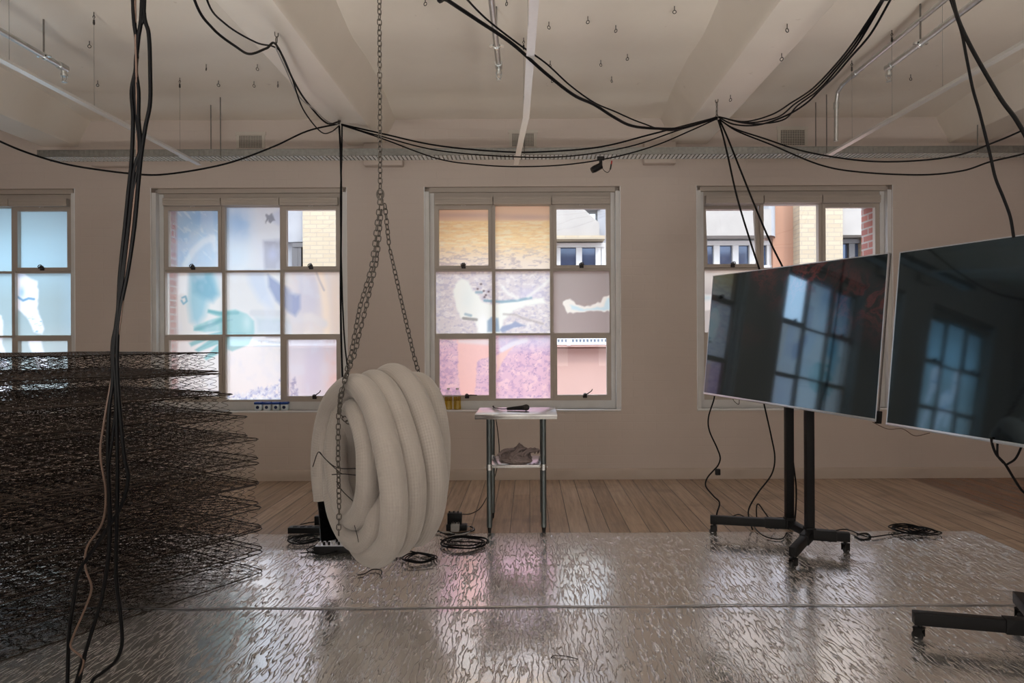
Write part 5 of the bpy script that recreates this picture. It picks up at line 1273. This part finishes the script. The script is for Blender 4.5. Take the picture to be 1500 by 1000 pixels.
loops(447, 792, .12, 4, 3, 'tangled cable coil on the floor at the left of the mixer', [(470, 800), (500, 808), (535, 803)])
loops(478, 805, .14, 2, 9, 'loose cable loop around the mixer under the hose', [(440, 810)], .004)
loops(1330, 778, .13, 5, 4, 'tangled cable coil on the boards right of the television stand', [(1300, 783), (1270, 786), (1240, 775), (1215, 779)])
loops(1350, 779, .12, 2, 5, 'loose wide cable loop at the right end of the tangle', None, .0045)
cable('floor_cable', [PZ(1252, 785, .012), PZ(1262, 790, .012), PZ(1275, 787, .012), PZ(1270, 781, .012), PZ(1255, 782, .012)], .005, BK, 'small cable loop beside the television stand caster', G3)
cable('floor_cable', [PZ(1063, 762, .02), PZ(1075, 755, .05), PZ(1085, 754, .06), PZ(1100, 764, .02), PZ(1110, 778, .015), PZ(1125, 787, .015), PZ(1145, 789, .015), PZ(1153, 780, .015)], .0045, BK, 'cable curling under the long leg of the television stand', G3)
cable('floor_cable', [P(1109, 765, 5.25), P(1108, 745, 5.25), P(1111, 738, 5.25), P(1120, 750, 5.22), P(1130, 764, 5.2), PZ(1136, 775, .015)], .005, BK, 'cable standing up in a pointed loop beside the stand post', G3)
cable('floor_cable', [PZ(1113, 768, .03), P(1125, 761, 5.25), P(1140, 758, 5.25), P(1155, 759, 5.2)], .0045, BK, 'low arched cable behind the long leg of the stand', G3)
cable('wire_scrap', [PZ(524, 842, .016), PZ(534, 840, .016), PZ(545, 834, .018), PZ(556, 834, .02), PZ(559, 836, .03), PZ(559, 841, .016)], .004, M['dark'], 'bent black wire scrap on the foil below the hose coil', cat='wire')
cable('wire_scrap', [PZ(807, 963, .014), PZ(812, 960, .018), PZ(830, 961, .02), PZ(846, 965, .014)], .002, M['dark'], 'fine bent wire scrap lying on the foil near the camera', cat='wire')

# audio mixer
def mixer():
    a = PZ(459, 813, 0.0); yf = a.y; xl = a.x; w = .60; d = .24; h = .045
    rt = empty('audio_mixer', 'black audio mixer with a silver knobbed top, on the floor under the hose', 'audio mixer', loc=(xl, yf, .012))
    MB().box(0, w, 0, d, 0, h, bev=.004).build('case', M['black'], rt)
    MB().box(.01, w-.01, .01, d-.01, h, h+.004).build('top_panel', M['silver'], rt, smooth=False)
    for i in range(17):
        x = .03+i*.0335
        for j in range(3):
            MB().lathe([(.009, 0), (.008, .018), (.004, .02)], (x, .035+j*.07, h+.004), 8).build('knob', M['black'] if (i+j) % 3 else M['white'], rt)
mixer()
# power boards / adaptors
def power_board(px, py, w, label, lift=0):
    a = PZ(px, py, 0)
    z0 = 0 if a.y > 5.17 else .012
    rt = empty('power_board', label, 'power board', 'power boards on the floor', loc=(a.x, a.y, z0))
    MB().box(0, w, 0, .07, 0, .045, bev=.006).build('case', M['black'], rt)
    k = 0; x = .05
    while x < w-.02:
        MB().box(x-.016, x+.016, .015, .055, .045, .050, bev=.002).build('socket', M['black'], rt); x += .055
    return rt
power_board(421, 784, .25, 'flat black power board on the boards left of the mixer')
p = PZ(655, 778, 0)
for (dx, z0, w, h, mt, l) in ((-.01, 0, .16, .05, 'black', 'lower black plug adaptor stacked left of the table leg'), (.0, .052, .11, .085, 'black', 'boxy black power adaptor atop the stack left of the table leg'), (.035, .0, .065, .06, 'greyc', 'small grey plug in front of the black adaptor')):
    yy = p.y+(-.075 if mt == 'greyc' else 0)
    rt = empty('power_adaptor', l, 'adaptor', 'power adaptors near the table', loc=(p.x+dx, yy+.0, z0+(.014 if mt == 'greyc' else 0)))
    MB().box(0, w, 0, .06, 0, h, bev=.008).build('case', M[mt], rt)
    for i in range(3): MB().box(.01+i*w*.3, .01+i*w*.3+.012, .02, .03, h, h+.012, bev=.002).build('pin', M['dark'], rt)
p2 = PZ(462, 775, 0)
rt = empty('power_adaptor', 'black adaptor cube standing behind the mixer, left of the ribbed duct end', 'adaptor', 'power adaptors near the table', loc=(p2.x-.01, p2.y, 0)); MB().box(0, .05, 0, .05, 0, .10, bev=.006).build('case', M['black'], rt)
cable('floor_cable', [PZ(440, 768, .02), P(455, 765, 5.4), P(468, 764, 5.4), PZ(475, 768, .03)], .004, BK, 'thin cable arching over the power board', G3)
for k, (dx, dy) in enumerate(((0, 0), (6, 4), (12, 1))):
    cable('floor_cable', [PZ(640-dx*.3, 776+dy, .02), PZ(655, 783-dy, .02), PZ(672, 781+dy*.4, .02), PZ(690+dx*.3, 777, .02), PZ(692, 772-dy*.2, .02), PZ(680, 770+dy*.3, .03), P(668+dx*.3, 768, 5.3)], .0045, M['greyc'] if k == 1 else BK, ['black cable tangle left of the table leg, outermost loop', 'grey cable within the tangle left of the table leg', 'black cable of the innermost loop left of the table leg'][k], G3)

# ------------------------------------------------------------------ LIGHT
w = bpy.data.worlds.new('World'); scene.world = w; w.use_nodes = True
nt = w.node_tree; bg = nt.nodes['Background']
tc = N(nt, 'ShaderNodeTexCoord'); sp = N(nt, 'ShaderNodeSeparateXYZ'); nt.links.new(tc.outputs['Generated'], sp.inputs[0])
rp = N(nt, 'ShaderNodeValToRGB'); rp.color_ramp.elements[0].position = .45; rp.color_ramp.elements[0].color = (.55, .6, .7, 1); rp.color_ramp.elements[1].position = .72; rp.color_ramp.elements[1].color = (.80, .95, 1.15, 1)
mr = N(nt, 'ShaderNodeMapRange'); mr.inputs['From Min'].default_value = -1; mr.inputs['From Max'].default_value = 1; nt.links.new(sp.outputs['Z'], mr.inputs['Value']); nt.links.new(mr.outputs[0], rp.inputs[0])
nt.links.new(rp.outputs[0], bg.inputs['Color']); bg.inputs['Strength'].default_value = 4.4
sun = bpy.data.lights.new('sun', 'SUN'); sun.energy = 1.0; sun.angle = .01; sun.color = (1, .93, .82)
so = bpy.data.objects.new('sun', sun); COL.objects.link(so); so.rotation_euler = (math.radians(48), 0, math.radians(28))
# added fill lights along the solid back wall, standing for unseen windows
for x in (-5.6, -2.8, 0, 2.8, 5.6):
    l = bpy.data.lights.new('window_daylight', 'AREA'); l.shape = 'RECTANGLE'; l.size = 2.0; l.size_y = 2.3; l.energy = 19; l.color = (1, .96, .92)
    o = bpy.data.objects.new('window_daylight', l); COL.objects.link(o); o.location = (x, BY+.03, 1.92); o.rotation_euler = (math.radians(90), 0, 0)
    o.rotation_euler = (math.radians(90), 0, 0)

# added fill lights, unseen behind the camera, to brighten the ceiling
for x in (-2.3, 2.3):
    l = bpy.data.lights.new('uplighter', 'AREA'); l.shape = 'RECTANGLE'; l.size = 1.2; l.size_y = .5; l.energy = 54; l.color = (1, .95, .88); l.spread = math.radians(95)
    o = bpy.data.objects.new('uplighter', l); COL.objects.link(o); o.location = (x, -.3, .35); o.rotation_euler = (math.radians(180-32), 0, 0)

# ------------------------------------------------------------------ CAMERA
cam = bpy.data.cameras.new('camera'); cam.sensor_width = 36; cam.lens = 24; cam.shift_x = -25/1500; cam.shift_y = -3/1500; cam.clip_start = .05; cam.clip_end = 200
co = bpy.data.objects.new('camera', cam); COL.objects.link(co)
co.matrix_world = Matrix.Translation((0, 0, CAMH)) @ Matrix.Rotation(PI/2, 4, 'X') @ Matrix.Rotation(-TH, 4, 'Z')
scene.camera = co
scene.view_settings.view_transform = 'Standard'; scene.view_settings.look = 'None'; scene.view_settings.exposure = .1; scene.view_settings.gamma = 1; scene.view_settings.use_curve_mapping = False
scene.cycles.use_denoising = True
scene.cycles.max_bounces = 8; scene.cycles.diffuse_bounces = 5; scene.cycles.glossy_bounces = 4; scene.cycles.transmission_bounces = 6; scene.cycles.transparent_max_bounces = 24
scene.cycles.sample_clamp_indirect = 6
